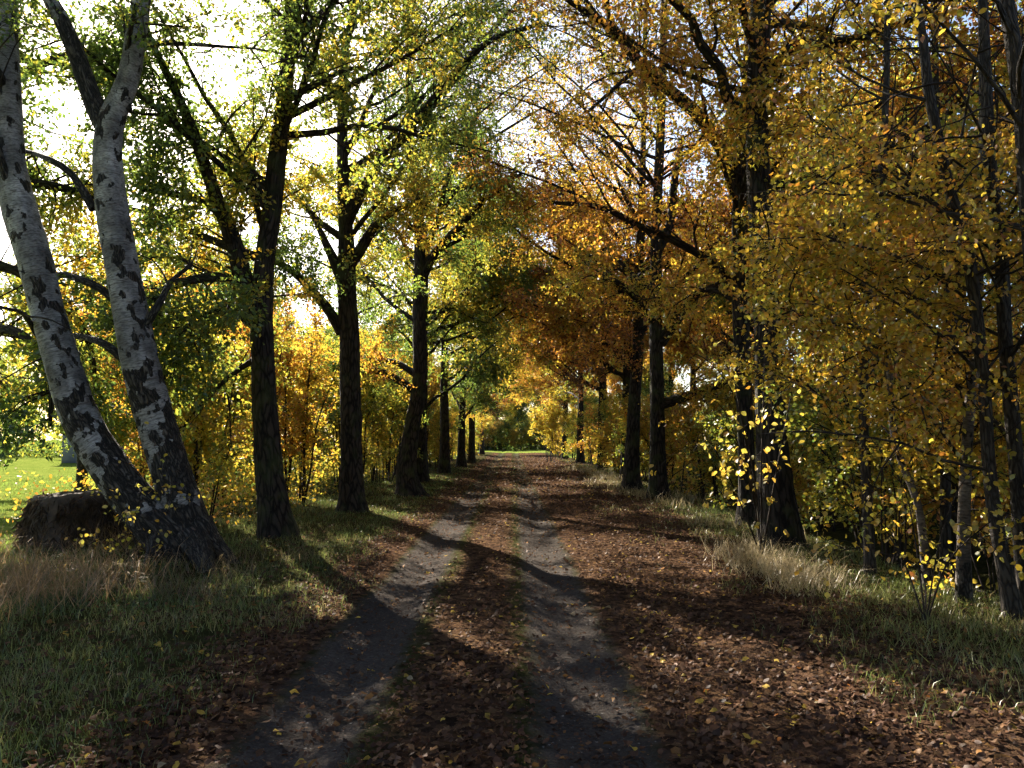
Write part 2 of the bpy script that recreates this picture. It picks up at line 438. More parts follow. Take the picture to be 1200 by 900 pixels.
class Plant:
    def __init__(s, seed, hue=0.6, hue_var=0.16, hue_noise=0.16):
        s.rng = np.random.default_rng(seed); s.seed = seed
        s.hue, s.hv, s.hn = hue, hue_var, hue_noise
        s.solid = []            # (name, V, F, bc): trunk, limb
        s.par = []              # parent batches for small branches
        s.twV, s.twF, s.twB, s.nv = [], [], [], 0
        s.twigs = []
    def _tw(s, V, F, B):
        s.twV.append(V); s.twF.append(F + s.nv); s.twB.append(B); s.nv += len(V)
    def stem(s, name, pts, rad, sides=14, flare=0.0, step=0.22, rough=0.05, feed=True):
        pts = np.asarray(pts, float); rad = np.asarray(rad, float)
        # Catmull-Rom resample
        q = np.concatenate([[2 * pts[0] - pts[1]], pts, [2 * pts[-1] - pts[-2]]])
        rq = np.concatenate([[rad[0]], rad, [rad[-1]]])
        out, ro = [], []
        for k in range(1, len(q) - 2):
            n = max(2, int(np.linalg.norm(q[k + 1] - q[k]) / step))
            t = np.linspace(0, 1, n, endpoint=False)[:, None]
            p0, p1, p2, p3 = q[k - 1], q[k], q[k + 1], q[k + 2]
            out.append(0.5 * (2 * p1 + (p2 - p0) * t + (2 * p0 - 5 * p1 + 4 * p2 - p3) * t * t + (3 * p1 - p0 - 3 * p2 + p3) * t ** 3))
            ro.append(rq[k] * (1 - t[:, 0]) + rq[k + 1] * t[:, 0])
        out.append(q[-2:-1]); ro.append(rq[-2:-1])
        pp = np.concatenate(out); rr = np.concatenate(ro)
        K = len(pp); th = np.linspace(0, 2 * np.pi, sides, endpoint=False)
        g = s.rng
        lob = np.ones((1, K, sides))
        arc = np.concatenate([[0], np.cumsum(np.linalg.norm(np.diff(pp, axis=0), axis=1))])
        ph = g.uniform(0, 6.28, 4)
        lob += rough * (np.sin(2 * th + ph[0] + arc[:, None] * 0.7) + np.sin(3 * th + ph[1] - arc[:, None] * 1.1) + 0.6 * np.sin(5 * th + ph[2] + arc[:, None] * 0.5))[None]
        lob += rough * 0.5 * g.normal(size=lob.shape)
        if flare:
            fl = np.exp(-np.maximum(arc - 0.15, 0) / 0.38)
            lob += flare * fl[None, :, None] * (0.7 + 0.55 * np.abs(np.sin(2.0 * th + ph[3])) + 0.3 * np.sin(3 * th + ph[0]))[None, None, :]
        V, F, B = tubes(pp[None], rr[None], sides, lobes=lob)
        s.solid.append((name, V, F, B))
        kk = np.linspace(0, K - 1, 13)
        res = np.stack([np.interp(kk, np.arange(K), pp[:, c]) for c in range(3)], 1)
        rs = np.interp(kk, np.arange(K), rr)
        if feed: s.par.append((res[None], rs[None], arc[-1], name))
        return res, rs
    def limbs(s, res, rs, n, t0, t1, length, ang=(45, 80), trop=(0.10, 0.08, 0.05, 0.0, -0.02, -0.05), wig=0.12, bias=None, part=True, flat=0.35, rfac=0.45):
        g = s.rng
        p, d, idx, t = spawn(g, res[None], n, t0, t1, ang, flat, bias)
        L = length[0] + (length[1] - length[0]) * (1 - (t - t0) / max(t1 - t0, 1e-3)) * g.uniform(0.75, 1.1, n) + 0.3 * g.random(n)
        pts = grow(g, p, d, L, len(trop), wig, trop)
        r0 = np.minimum(np.interp(t, np.linspace(0, 1, len(rs)), rs) * rfac * g.uniform(.7, 1.15, n), 0.028 * L)
        K = pts.shape[1]
        rad = r0[:, None] * np.linspace(1, 0.22, K)[None]
        for k in range(n):
            V, F, B = tubes(pts[k:k + 1], rad[k:k + 1], 7)
            s.solid.append(('limb', V, F, B))
        s.par.append((pts, rad, L, 'limb'))
        return pts, rad
    def fill(s, per_m=1.5, blen=(0.9, 1.9), twigs_per_m=6, tlen=(0.35, 0.8), trunk_from=0.35, sub_from=0.14, leaves=14, leaf=(0.075, 0.115), tmpl=T_RHOMB, aspect=0.6, droop=-0.02, keep=1.0, tl_spread=0.065, trunk_branches=True, clear=None, thin=0.15, traced=2.3, thin_z=(6.5, 9.5)):
        g = s.rng
        L2p, L2r = [], []
        tw_src = []
        for pts, rad, L, nm in s.par:
            L = np.atleast_1d(L).astype(float)
            t0 = trunk_from if nm == 'trunk' else sub_from
            if nm == 'trunk' and not trunk_branches: continue
            ne = np.maximum(1, g.poisson(per_m * L * (1 - t0) * (traced if nm == 'limb' and len(pts) == 1 else 1)))
            p, d, idx, t = spawn(g, pts, ne, t0, 1.0, (30, 75), 0.55)
            l = g.uniform(blen[0], blen[1], len(p)) * (1.15 - 0.55 * t)
            q = grow(g, p, d, l, 5, 0.20, droop)
            rr = 0.013 * l + 0.002
            if keep < 1:
                k = g.random(len(p)) < keep
                q, rr, l = q[k], rr[k], l[k]
            L2p.append(q); L2r.append(rr)
            tw_src.append((q, l, 0.15))
            if nm != 'trunk': tw_src.append((pts, L * 0.5, 0.6))
        q = np.concatenate(L2p); rr = np.concatenate(L2r)
        V, F, B = tubes(q, rr[:, None] * np.linspace(1, .3, 6)[None], 4); s._tw(V, F, B)
        A = []
        for q, l, t0 in tw_src:
            ne = np.maximum(1, g.poisson(twigs_per_m * np.broadcast_to(l, (len(q),))))
            p, d, idx, t = spawn(g, q, ne, t0, 1.0, (25, 80), 0.6)
            A.append(grow(g, p, d, g.uniform(tlen[0], tlen[1], len(p)), 2, 0.25, droop))
        tw = np.concatenate(A)
        if clear is not None: tw = tw[~clear(tw[:, 1])]
        V, F, B = tubes(tw, np.broadcast_to(np.array([[.0045, .003, .0015]]), (len(tw), 3)), 3); s._tw(V, F, B)
        ne = g.poisson(leaves, len(tw))
        # some twigs already bare
        ne[g.random(len(tw)) < 0.22] = 0
        idx = np.repeat(np.arange(len(tw)), ne)
        t = 0.15 + 0.85 * g.random(len(idx))
        p, tan = at_t(tw, idx, t)
        k = g.random(len(p)) < np.interp(p[:, 2], thin_z, [1, thin])   # sparse autumn tops, thinned so that the sun gets through
        p, tan = p[k], tan[k]
        p = p + g.normal(size=p.shape) * tl_spread
        s.leafp = p
        ax = unit(tan * 0.6 + g.normal(size=p.shape) * 0.7 + np.array([0, 0, -0.25]))
        nr = unit(g.normal(size=p.shape) * 0.75 + np.array([0, 0, 0.8]))
        Ls = leaf[0] * .7 + (leaf[1] * 1.12 - leaf[0] * .7) * g.beta(2.2, 1.8, len(p)); W = Ls * aspect * g.uniform(.85, 1.15, len(p))
        fld, fl2 = Field(s.seed + 77, 2.4), Field(s.seed + 78, 0.7)
        h = s.hue + s.hn * fld(p) + 0.5 * s.hn * fl2(p) + s.hv * 0.55 * g.normal(size=len(p))
        c = palette(h) * g.uniform(.7, 1.2, len(p))[:, None]
        s.lV, s.lF, s.lC = leaf_geo(p, ax, nr, Ls, W, c, tmpl)
        s.n_leaves = len(p)
    def crown_mesh(s, leaf_m, twig_m, name='crown'):
        tv, tf, tb = np.concatenate(s.twV), np.concatenate(s.twF), np.concatenate(s.twB)
        V = np.concatenate([tv, s.lV]); F = np.concatenate([tf, s.lF + len(tv)])
        C = np.concatenate([np.ones((len(tv), 4)) * .05, s.lC]); B = np.concatenate([tb, np.zeros((len(s.lV), 3))])
        mi = np.concatenate([np.ones(len(tf)), np.zeros(len(s.lF))])
        return mesh(name, V, F, [leaf_m, twig_m], {'leaf_col': ('FLOAT_COLOR', C), 'bark_co': ('FLOAT_VECTOR', B)}, mi, smooth=mi > 0)
    def build(s, name, loc, label, cat, bark, group=None, leaf_m=None, twig_m=None, crown='crown'):
        """all coordinates were world; make them local to an Empty at the base"""
        loc = np.asarray(loc, float)
        root = empty(name, loc, label, cat, group)
        s.tris = 0
        for nm, V, F, B in s.solid:
            link(nm, mesh(nm, V - loc, F, [bark], {'bark_co': ('FLOAT_VECTOR', B)}, smooth=True), root)
            s.tris += len(F)
        if hasattr(s, 'lV'):
            s.lV = s.lV - loc; s.twV = [v - loc for v in s.twV]
            me = s.crown_mesh(leaf_m or M_LEAF, twig_m or M_TWIG, crown)
            link(crown, me, root); s.tris += len(me.polygons)
            print(f'{name:22s} leaves {s.n_leaves:7d}  tris {s.tris}')
        return root

def trace(rows, d, wide=1.0):
    """rows of (px, py, half width px[, depth]) -> 3D points and radii"""
    pts, rad = [], []
    for r in rows:
        dd = r[3] if len(r) > 3 else d
        pts.append(P(r[0], r[1], dd)); rad.append(wide * r[2] * dd / FPX)
    return np.array(pts), np.array(rad)

def grounded(pts, rad, sink=0.25):
    """slide the first point onto (slightly into) the ground"""
    p = pts.copy()
    p[0, 2] = gz1(p[0, 0], p[0, 1]) - sink
    return p, rad

def copy_tree(root, loc, rz, sc, label, group=None):
    c = root.copy(); col.objects.link(c)
    c.location = [float(v) for v in loc]; c.rotation_euler = (0, 0, rz); c.scale = (sc[0], sc[0], sc[1])
    c['label'] = label
    if group: c['group'] = group
    for ch in root.children:
        k = ch.copy(); col.objects.link(k); k.parent = c
    return c

# ---------------------------------------------------------------- the two-stemmed birch on the left verge
t = Plant(11, hue=0.42, hue_var=0.16, hue_noise=0.14)
D = 10.4
bp, br = grounded(*trace([(218, 668, 36), (206, 640, 32), (168, 597, 28), (128, 545, 26), (97, 495, 25), (76, 435, 23), (55, 365, 21), (40, 303, 22), (24, 250, 22), (12, 190, 20), (8, 100, 19), (7, 30, 16), (12, -60, 14, 10.2), (20, -200, 11, 10), (24, -380, 7, 9.8)], D, .84))
resA, rsA = t.stem('trunk', bp, br, 24, flare=0.16, step=0.10, rough=0.035)
bp, br = grounded(*trace([(236, 668, 34, 10.5), (228, 635, 31, 10.5), (210, 580, 27, 10.5), (185, 500, 25.5, 10.5), (165, 430, 24.5), (152, 365, 22.5), (140, 300, 21.5), (130, 240, 21), (126, 180, 19), (131, 140, 18), (150, 95, 15), (160, 40, 14), (168, -20, 12.5), (178, -130, 9.5, 10.7), (185, -300, 6, 11)], D, .84))
resB, rsB = t.stem('trunk', bp, br, 24, flare=0.16, step=0.10, rough=0.035)
p_, r_ = trace([(128, 160, 13), (113, 130, 13.5), (100, 95, 12.5), (86, 55, 11.5), (68, 15, 10.5), (52, -15, 9.5), (30, -90, 7.5, 10.8), (10, -200, 5, 11.3)], D, .84)
resC, rsC = t.stem('limb', p_, r_, 14, rough=0.03)
for rows in ([(232, 615, 17, 10.4), (248, 640, 14, 10.3), (266, 656, 9, 10.2), (284, 668, 4, 10.1)], [(225, 630, 18, 10.2), (238, 655, 13, 9.9), (244, 676, 7, 9.5)],
             [(190, 625, 16, 10.3), (180, 652, 11, 10.1), (170, 672, 5, 9.9)]):
    p_, r_ = trace(rows, D); t.stem('root', p_, r_, 9, rough=.08, step=.08, feed=False)
for rows in ([(110, 245, 6), (85, 205, 4.5), (60, 188, 4), (40, 180, 3, 11), (10, 172, 2, 11.5)],
             [(150, 365, 6), (120, 340, 5), (95, 328, 4.5), (70, 322, 4, 10.8), (40, 330, 2.5, 11.2)],
             [(150, 425, 6), (125, 405, 5), (100, 395, 4, 10.8), (60, 392, 3, 11.2)],
             [(62, 415, 5), (42, 390, 3.5), (28, 368, 3, 10.0), (10, 362, 2, 9.6), (-20, 355, 1.5, 9.2)],
             [(150, 130, 5), (148, 80, 3.5), (152, 40, 3, 10.2), (160, 5, 2, 10)],
             [(20, 250, 6), (2, 190, 5, 10.2), (-20, 120, 4, 10), (-50, 40, 3, 9.8)],
             [(160, 400, 6), (190, 350, 4), (200, 330, 3, 10.9), (225, 310, 2, 11.3)]):
    p_, r_ = trace(rows, D); t.stem('limb', p_, r_, 8)
for res, rs in ((resA, rsA), (resB, rsB)):
    t.limbs(res, rs, 14, 0.55, 1.0, (1.2, 3.2), (35, 65))
t.fill(per_m=2.6, twigs_per_m=8, leaves=20, thin=.9, clear=lambda q: q[:, 2] < 6.6, leaf=(0.05, 0.075), trunk_from=0.6, sub_from=0.5, aspect=0.75, droop=-0.06)
t.build('birch_tree', P(228, 662, D) * [1, 1, 0], 'thick pale birch with two leaning white stems rising from one mossy foot', 'tree', M_BIRCH)

# ---------------------------------------------------------------- near oaks, trunk and big limbs follow the photograph
def oak(seed, base_d, trunk_rows, limb_rows, label, hue, nl=14, l_t=(0.27, 1.0), l_len=(1.6, 4.2), up=None, name='oak_tree', bias=None, fill=None, flare=0.28, ang=(45, 80), hn=0.15, hv=0.16, over=None):
    t = Plant(seed, hue=hue, hue_noise=hn, hue_var=hv)
    p_, r_ = grounded(*trace(trunk_rows, base_d, .88))
    res, rs = t.stem('trunk', p_, r_, 16, flare=flare, step=0.16)
    for rows in limb_rows:
        a, b = trace(rows, base_d); t.stem('limb', a, b, 9)
    t.limbs(res, rs, nl, l_t[0], l_t[1], l_len, ang, bias=bias)
    if over is not None: t.limbs(res, rs, over[0], over[1], over[2], (3.6, 6.2), (55, 80), bias=np.array([over[3], 0.2, 0.1]), wig=.10, flat=.3)
    t.fill(**(fill or {}))
    b = p_[0].copy(); b[2] = gz1(b[0], b[1])
    return t.build(name, b, label, 'tree', M_OAK)

oak(21, 13.1,
    [(328, 640, 24), (322, 600, 20), (316, 550, 18.5), (311, 480, 17), (308, 420, 16), (306, 360, 15.5), (310, 300, 13), (318, 250, 12.5), (324, 190, 12), (331, 135, 10.5), (337, 75, 9.5), (342, 20, 9), (350, -70, 8), (358, -220, 6), (362, -420, 3.5)],
    [[(300, 362, 13), (287, 335, 11), (273, 283, 9.5), (258, 245, 8.5), (243, 205, 7.5, 12.8), (232, 172, 7, 12.6), (217, 132, 6, 12.4), (203, 100, 5.5, 12.2), (190, 75, 4.5, 12), (168, 25, 3, 11.8), (150, -30, 2, 11.5)],
     [(262, 255, 6, 13), (240, 236, 5, 12.8), (217, 230, 4.5, 12.6), (195, 226, 3.5, 12.3), (165, 222, 2.5, 12)],
     [(293, 345, 7), (265, 326, 6.5, 12.8), (240, 326, 6, 12.5), (210, 332, 5, 12.2), (180, 347, 4, 11.9), (150, 372, 2.5, 11.6)],
     [(302, 385, 6), (270, 362, 5, 12.6), (240, 370, 4.5, 12.2), (210, 392, 3.5, 11.9), (190, 420, 2, 11.6)],
     [(334, 55, 6), (350, 42, 5.5), (368, 25, 5), (392, 0, 4.5), (425, -40, 3.5, 12.6), (460, -90, 2, 12.2)],
     [(332, 120, 5), (352, 108, 4.5), (372, 98, 4), (397, 85, 3, 13.4), (425, 78, 2, 13.6)],
     [(318, 300, 5), (300, 240, 4, 13.6), (292, 215, 3, 14), (280, 180, 2, 14.4)],
     [(300, 420, 4), (270, 440, 3, 13.4), (240, 470, 2.5, 13.6), (215, 500, 2, 13.8)]],
    'dark oak beside the white birch, forking into one long leaning limb', 0.38, nl=26, l_len=(1.6, 4.8),
    fill=dict(per_m=2.4, twigs_per_m=8, leaves=28, leaf=(.065, .10), thin=.3, thin_z=(7, 10.5), traced=2.6, trunk_from=.24))
oak(22, 17.7,
    [(414, 606, 19), (412, 570, 15), (411, 520, 13.5), (410, 460, 13), (410, 400, 13), (407, 350, 12.5), (406, 310, 12), (405, 270, 10), (402, 220, 8.5), (401, 160, 7.5), (402, 110, 6.5), (404, 60, 5.5), (412, 25, 5), (422, -30, 4.5), (430, -150, 3.5), (436, -260, 2)],
    [[(400, 390, 7), (388, 368, 6.5), (374, 350, 6), (352, 326, 5, 17.4), (330, 310, 3.5, 17), (305, 300, 2, 16.6)],
     [(406, 262, 8), (418, 236, 7.5), (432, 212, 7), (447, 188, 6.5), (468, 165, 6, 17.3), (490, 138, 5.5, 17), (512, 112, 5, 16.7), (530, 88, 4.5, 16.4), (549, 68, 4, 16.2), (582, 43, 3, 15.9), (635, 28, 2, 15.5)],
     [(408, 312, 7), (422, 293, 6.5), (434, 272, 6), (446, 258, 4.5, 17.2), (470, 244, 3.5, 16.8), (500, 236, 2, 16.4)],
     [(402, 335, 7), (394, 312, 6.5), (384, 290, 5), (374, 268, 3.5, 18), (360, 240, 2, 18.3)],
     [(404, 50, 4), (415, 28, 3.5), (430, 8, 3, 17.4), (445, -30, 2, 17)],
     [(402, 130, 4), (388, 100, 3.5), (372, 70, 3, 18), (366, 45, 2, 18.4)],
     [(403, 185, 4), (420, 150, 3.5, 18), (436, 112, 3, 18.3), (446, 100, 2, 18.6)]],
    'slim oak third along the left edge, its long limb slanting over the track', 0.44, over=(6, .38, .7, 2.0), hn=.18, nl=22, l_len=(1.5, 4.2),
    fill=dict(per_m=2.4, twigs_per_m=8, leaves=26, leaf=(.065, .10), thin=.3, thin_z=(7.5, 10.5), trunk_from=.24))
oak(23, 23.0,
    [(482, 590, 20), (479, 570, 14), (477, 545, 12), (482, 505, 10.5), (489, 465, 10), (492, 425, 10), (491, 380, 9.5), (492, 333, 9), (493, 290, 8), (489, 240, 6.5), (482, 190, 6), (480, 120, 5), (478, 50, 4), (476, -40, 3), (476, -140, 2)],
    [[(494, 330, 6), (505, 303, 5.5), (522, 282, 5), (542, 262, 4, 22.5), (567, 235, 3, 22), (600, 215, 2, 21.5)],
     [(489, 460, 5), (470, 447, 4.5), (450, 437, 4), (432, 433, 3, 22.6), (410, 428, 2, 22.2)],
     [(488, 440, 4), (465, 425, 3.5, 23.4), (445, 422, 3, 23.7), (425, 420, 2, 24)],
     [(490, 260, 4.5), (505, 232, 4), (530, 222, 3.5, 22.4), (570, 216, 3, 21.8), (610, 205, 2, 21.2)],
     [(494, 300, 4), (512, 260, 4), (522, 215, 3.5, 23.2), (545, 165, 3, 23.4), (565, 120, 2, 23.6)]],
    'oak with a broad flared foot, fourth along the left edge', 0.52, hn=.18, over=(10, .38, .7, 2.0), nl=24, l_len=(1.5, 4.8),
    fill=dict(per_m=2.4, twigs_per_m=8, leaves=26, leaf=(.065, .10), thin=.3, thin_z=(7.5, 10.5)))

oak(31, 12.0,
    [(916, 652, 27), (913, 620, 25), (908, 570, 22.5), (904, 500, 20), (901, 430, 18.5), (898, 360, 17.5), (894, 290, 17), (889, 220, 16), (887, 150, 14.5), (890, 75, 14), (892, 0, 13.5), (894, -90, 12), (896, -230, 9), (900, -430, 5)],
    [[(892, 85, 8), (915, 68, 7.5), (940, 50, 7), (970, 50, 6, 11.7), (1005, 45, 5, 11.3), (1050, 30, 4, 11), (1100, 12, 2.5, 10.6)],
     [(888, 140, 7), (864, 128, 7, 11.8), (850, 110, 6.5, 11.6), (845, 82, 6, 11.4), (820, 50, 5.5, 11.2), (810, 22, 5, 11), (787, 0, 4, 10.7), (760, -40, 2.5, 10.3)],
     [(892, 20, 7), (920, -20, 6, 11.6), (960, -50, 5, 11.2), (1020, -80, 3, 10.8)],
     [(893, 300, 5), (930, 270, 4, 11.6), (960, 262, 3, 11.2), (1000, 265, 2, 10.8)]],
    'thickest dark oak on the right verge, straw grass at its foot', 0.72, nl=26, l_len=(1.8, 4.8), l_t=(0.27, 1.0),
    fill=dict(per_m=2.5, twigs_per_m=8, leaves=26, leaf=(.065, .10), thin=.22), hn=0.12)
oak(32, 15.0,
    [(879, 618, 17), (877, 585, 13), (875, 545, 11.5), (872, 480, 11), (869, 400, 11), (868, 340, 11), (867, 290, 10.5), (868, 235, 10), (872, 160, 8.5), (876, 80, 7), (880, -20, 6), (884, -200, 3.5), (886, -330, 2)],
    [[(868, 235, 9), (862, 207, 8.5), (838, 163, 8, 14.8), (815, 132, 8, 14.6), (780, 102, 7.5, 14.3), (752, 76, 7, 14), (738, 58, 6.5, 13.9), (717, 32, 5.5, 13.7), (690, 16, 4, 13.5), (665, 0, 3, 13.2), (630, -25, 2, 12.9)],
     [(862, 335, 6), (840, 311, 5.5, 14.8), (815, 295, 5, 14.6), (780, 277, 4.5, 14.3), (748, 264, 4, 14.1), (715, 247, 3.5, 13.9), (690, 241, 3, 13.7), (640, 237, 2, 13.4)],
     [(752, 76, 3.5, 14), (735, 90, 3, 13.8), (715, 108, 2.5, 13.6), (690, 130, 2, 13.4)],
     [(717, 32, 3.5, 13.7), (712, 10, 3, 13.7), (712, -30, 2, 13.7)],
     [(868, 360, 4), (850, 345, 3.5, 15.3), (825, 340, 3, 15.6), (800, 360, 2, 16)]],
    'slimmer dark oak just behind the thickest oak, sending a limb over the track', 0.69, nl=22, l_len=(1.5, 4.6),
    fill=dict(per_m=2.4, twigs_per_m=8, leaves=26, leaf=(.065, .10), thin=.22), hn=0.12)
oak(33, 20.6,
    [(774, 596, 18), (772, 570, 12), (771, 530, 10), (770, 470, 9), (769, 400, 8.5), (769, 330, 8), (769, 260, 7), (772, 190, 6.5), (776, 110, 5.5), (778, 20, 4.5), (780, -100, 3), (782, -180, 2)],
    [[(774, 402, 8), (783, 388, 7.5), (797, 368, 7), (815, 347, 6, 20.2), (840, 335, 4, 19.8), (860, 320, 2.5, 19.4)],
     [(775, 474, 6), (800, 466, 5.5), (833, 455, 4.5, 20.1), (865, 440, 2.5, 19.6)],
     [(769, 300, 5), (785, 262, 5, 21), (790, 215, 4.5, 21.4), (800, 160, 3, 21.8)],
     [(768, 380, 4), (745, 350, 3.5, 20), (722, 330, 3, 19.6), (700, 325, 2, 19.2)]],
    'dark oak on the right whose trunk crosses in front of a paired oak', 0.75, over=(9, .38, .7, -2.0), nl=24, l_len=(1.5, 4.6),
    fill=dict(per_m=2.5, twigs_per_m=8, leaves=26, leaf=(.065, .10), thin=.22), hn=0.12)
oak(34, 25.0,
    [(740, 582, 18), (740, 560, 11), (742, 510, 9.5), (744, 460, 8.5), (747, 410, 7.5), (748, 350, 6.5), (750, 290, 6), (752, 230, 5), (754, 150, 4), (756, 50, 3), (758, -40, 2)],
    [[(747, 370, 4), (730, 345, 3.5), (714, 328, 3, 24.5), (695, 300, 2, 24)],
     [(745, 440, 3.5), (725, 415, 3, 24.6), (705, 400, 2, 24.2)]],
    'leaning oak on the right, last of the close trunks along the track', 0.73, over=(11, .36, .7, -2.0), nl=26, l_len=(1.5, 4.8),
    fill=dict(per_m=2.5, twigs_per_m=8, leaves=26, leaf=(.065, .10), thin=.22), hn=0.12)

# ---------------------------------------------------------------- spreading trees off the track
def free_oak(seed, x, y, h, r, hue, label, group=None, nl=22, spread=(2.2, 5.0), t0=0.2, fill=None, name='oak_tree', lean=0.3, over=0, hn=0.15, bark=None):
    t = Plant(seed, hue=hue, hue_noise=hn)
    z = gz1(x, y); g = t.rng
    K = 8; zz = np.linspace(0, h, K)
    wob = np.cumsum(g.normal(size=(K, 2)) * 0.10 * lean, 0) * np.linspace(0, 3, K)[:, None]
    pts = np.stack([x + wob[:, 0], y + wob[:, 1], z + zz], 1); pts[0, 2] -= 0.2
    res, rs = t.stem('trunk', pts, r * np.linspace(1, .16, K), 12, flare=0.45, step=0.35)
    t.limbs(res, rs, nl, t0, 1.0, spread, (50, 88))
    if over: t.limbs(res, rs, over, .34, .72, (4.0, 6.4), (55, 80), bias=np.array([2.2, 0, 0.15]), wig=.10)
    t.fill(**(fill or dict(per_m=2.2, twigs_per_m=8, leaves=19, leaf=(.085, .125))))
    return t.build(name, (x, y, z), label, 'tree', bark or M_OAK, group)

t = Plant(41, hue=0.42, hue_noise=.14)
p_, r_ = grounded(*trace([(-70, 640, 24), (-66, 520, 19), (-64, 400, 17), (-60, 280, 15), (-50, 160, 13), (-44, 40, 11), (-40, -120, 8), (-38, -300, 4)], 13.5))
res, rs = t.stem('trunk', p_, r_, 14, flare=.5, step=.25)
for rows in ([(-62, 420, 8), (-30, 395, 7), (0, 385, 6, 13), (30, 395, 5, 12.6), (52, 420, 4, 12.3), (60, 455, 3, 12.1), (58, 500, 2, 12)],
             [(-60, 330, 8), (-20, 310, 7), (20, 318, 6, 13.6), (60, 345, 5, 13.8), (95, 380, 4, 14), (110, 430, 2.5, 14.2), (112, 480, 1.6, 14.3)],
             [(-58, 260, 8), (-10, 225, 7), (40, 215, 6, 13.8), (90, 225, 5, 14), (130, 245, 3, 14.2), (170, 280, 2, 14.4)],
             [(-50, 170, 7), (0, 110, 6, 13.9), (50, 75, 5, 14.2), (100, 60, 4, 14.5), (150, 60, 2, 14.8)],
             [(-64, 400, 6), (-30, 440, 5, 14), (20, 455, 4, 14.6), (70, 465, 3, 15), (100, 490, 2, 15.3)]):
    a, b = trace(rows, 13.5); t.stem('limb', a, b, 8)
t.limbs(res, rs, 18, .25, 1.0, (1.8, 4.2), (50, 85))
t.fill(per_m=2.6, twigs_per_m=8, leaves=19, leaf=(.08, .12), droop=-.06)
b = p_[0].copy(); b[2] = gz1(b[0], b[1])
t.build('oak_tree', b, 'green and gold oak drooping in from the meadow edge, left of the birch', 'tree', M_OAK)

# tree prototypes (each stands in the scene itself) and their copies
FARFILL = dict(per_m=2.4, twigs_per_m=7, leaves=17, leaf=(.10, .15), tl_spread=.10, thin=.7, thin_z=(9, 13))
protoA = free_oak(42, -3.1, 37.0, 14, 0.24, 0.57, 'golden oak fifth along the left edge, deep in the avenue', 'avenue oaks', nl=24, spread=(1.4, 4.6), t0=.28, fill=FARFILL, over=15)
protoB = free_oak(43, 4.7, 33.0, 14, 0.26, 0.75, 'rust-leaved oak next beyond the leaning oak on the right', 'avenue oaks', nl=24, spread=(1.4, 4.6), t0=.28, fill=FARFILL, over=15)
protoC = free_oak(44, -17.0, 40.0, 13, 0.25, 0.40, 'green oak standing in the meadow behind the second and third left trunks', None, nl=24, spread=(1.6, 4.6), t0=.12, fill=FARFILL, over=10)
protoB.rotation_euler = (0, 0, 3.1)
def put(src, x, y, rz, sc, label, group=None):
    return copy_tree(src, (x, y, gz1(x, y)), rz, sc, label, group)
HUE = {protoA.name: 'golden', protoB.name: 'rust-leaved', protoC.name: 'green'}
G1 = 'avenue oaks'
put(protoC, -3.4, 30.0, .3, (1.0, 1.05), 'yellow-green oak half hidden behind the oak with the flared foot', G1)
put(protoC, -2.9, 46.0, -.3, (1.0, 1.0), 'dark green oak sixth along the left edge, low boughs hanging', G1)
put(protoA, -2.7, 54.0, .4, (1.0, 1.0), 'oak at the left side of the tunnel mouth, bough arching over', G1)
put(protoB, -3.2, 86.0, .2, (1.0, 1.0), 'last left oak of the avenue at the sunny gap', G1)
put(protoB, 4.8, 43.0, 3.4, (1.0, 1.0), 'thin dark right-hand oak forking low, seen over the pale verge grass', G1)
put(protoA, 4.5, 53.0, 2.8, (1.0, 1.0), 'right-hand oak beside the bright yellow bush', G1)
put(protoB, 4.2, 64.0, 3.0, (1.0, 1.0), 'right oak of the tunnel mouth, rust foliage overhead', G1)
put(protoA, 4.6, 89.0, 2.9, (1.0, 1.0), 'last right oak of the avenue at the sunny gap', G1)
# beyond the left row, out in the meadow
put(protoC, -10.8, 27.5, 2.6, (.72, .62), 'low green tree in the meadow, filling the gap between birch and first dark oak')
for k, (src, x, y, s_) in enumerate([(protoC, -9, 44, .85), (protoC, -13.5, 38, .9), (protoA, -8, 52, .8), (protoC, -16.5, 31, .8)]):
    put(src, x, y, 1.5 * k, (s_, s_ * .9), ['green tree behind the far end of the left hedge', 'green tree in the meadow behind the second left oak', 'gold tree behind the far end of the left hedge', 'green tree in the meadow behind the birch forks'][k], 'trees close behind the left hedge')
put(protoA, -9.8, 33.0, 1.9, (.6, .5), 'low golden tree behind the gap between the first two dark left trunks')
for k, (src, x, y) in enumerate([(protoA, -4.2, -6), (protoB, 4.6, -8), (protoC, -4.4, -15), (protoA, 4.4, -17), (protoB, -4.2, -25), (protoC, 4.6, -27), (protoA, -9.5, -11), (protoC, 10, -9), (protoB, 9.5, -20), (protoC, -10, -22)]):  # out of view, added to keep open sky off the near trunks and path
    put(src, x, y, (0.2 if x < 0 else 3.2) + .15 * k, (1, 1), 'unseen avenue oak behind the viewer, added to hold back sky light', 'unseen oaks added behind the viewer')
G2 = 'trees beyond the meadow'
for k, (src, x, y, s) in enumerate([(protoA, -12, 56, .8), (protoC, -20, 62, .9), (protoA, -9, 72, .9), (protoC, -19, 50, .9), (protoA, -14, 66, .9), (protoC, -26, 72, .9), (protoB, -38, 82, 1.0),
                                    (protoC, -22, 92, 1.), (protoA, -48, 95, 1.), (protoC, -58, 88, 1.), (protoA, -34, 110, 1.1), (protoC, -66, 105, 1.1), (protoB, -12, 95, 1.)]):
    put(src, x, y, k * 1.3, (s, s * (.9 + .04 * (k % 4))), f'{HUE[src.name]} tree across the sunlit meadow, ' + ('seen between the left oaks' if x / y > -.3 else 'seen beyond the birch'), G2)
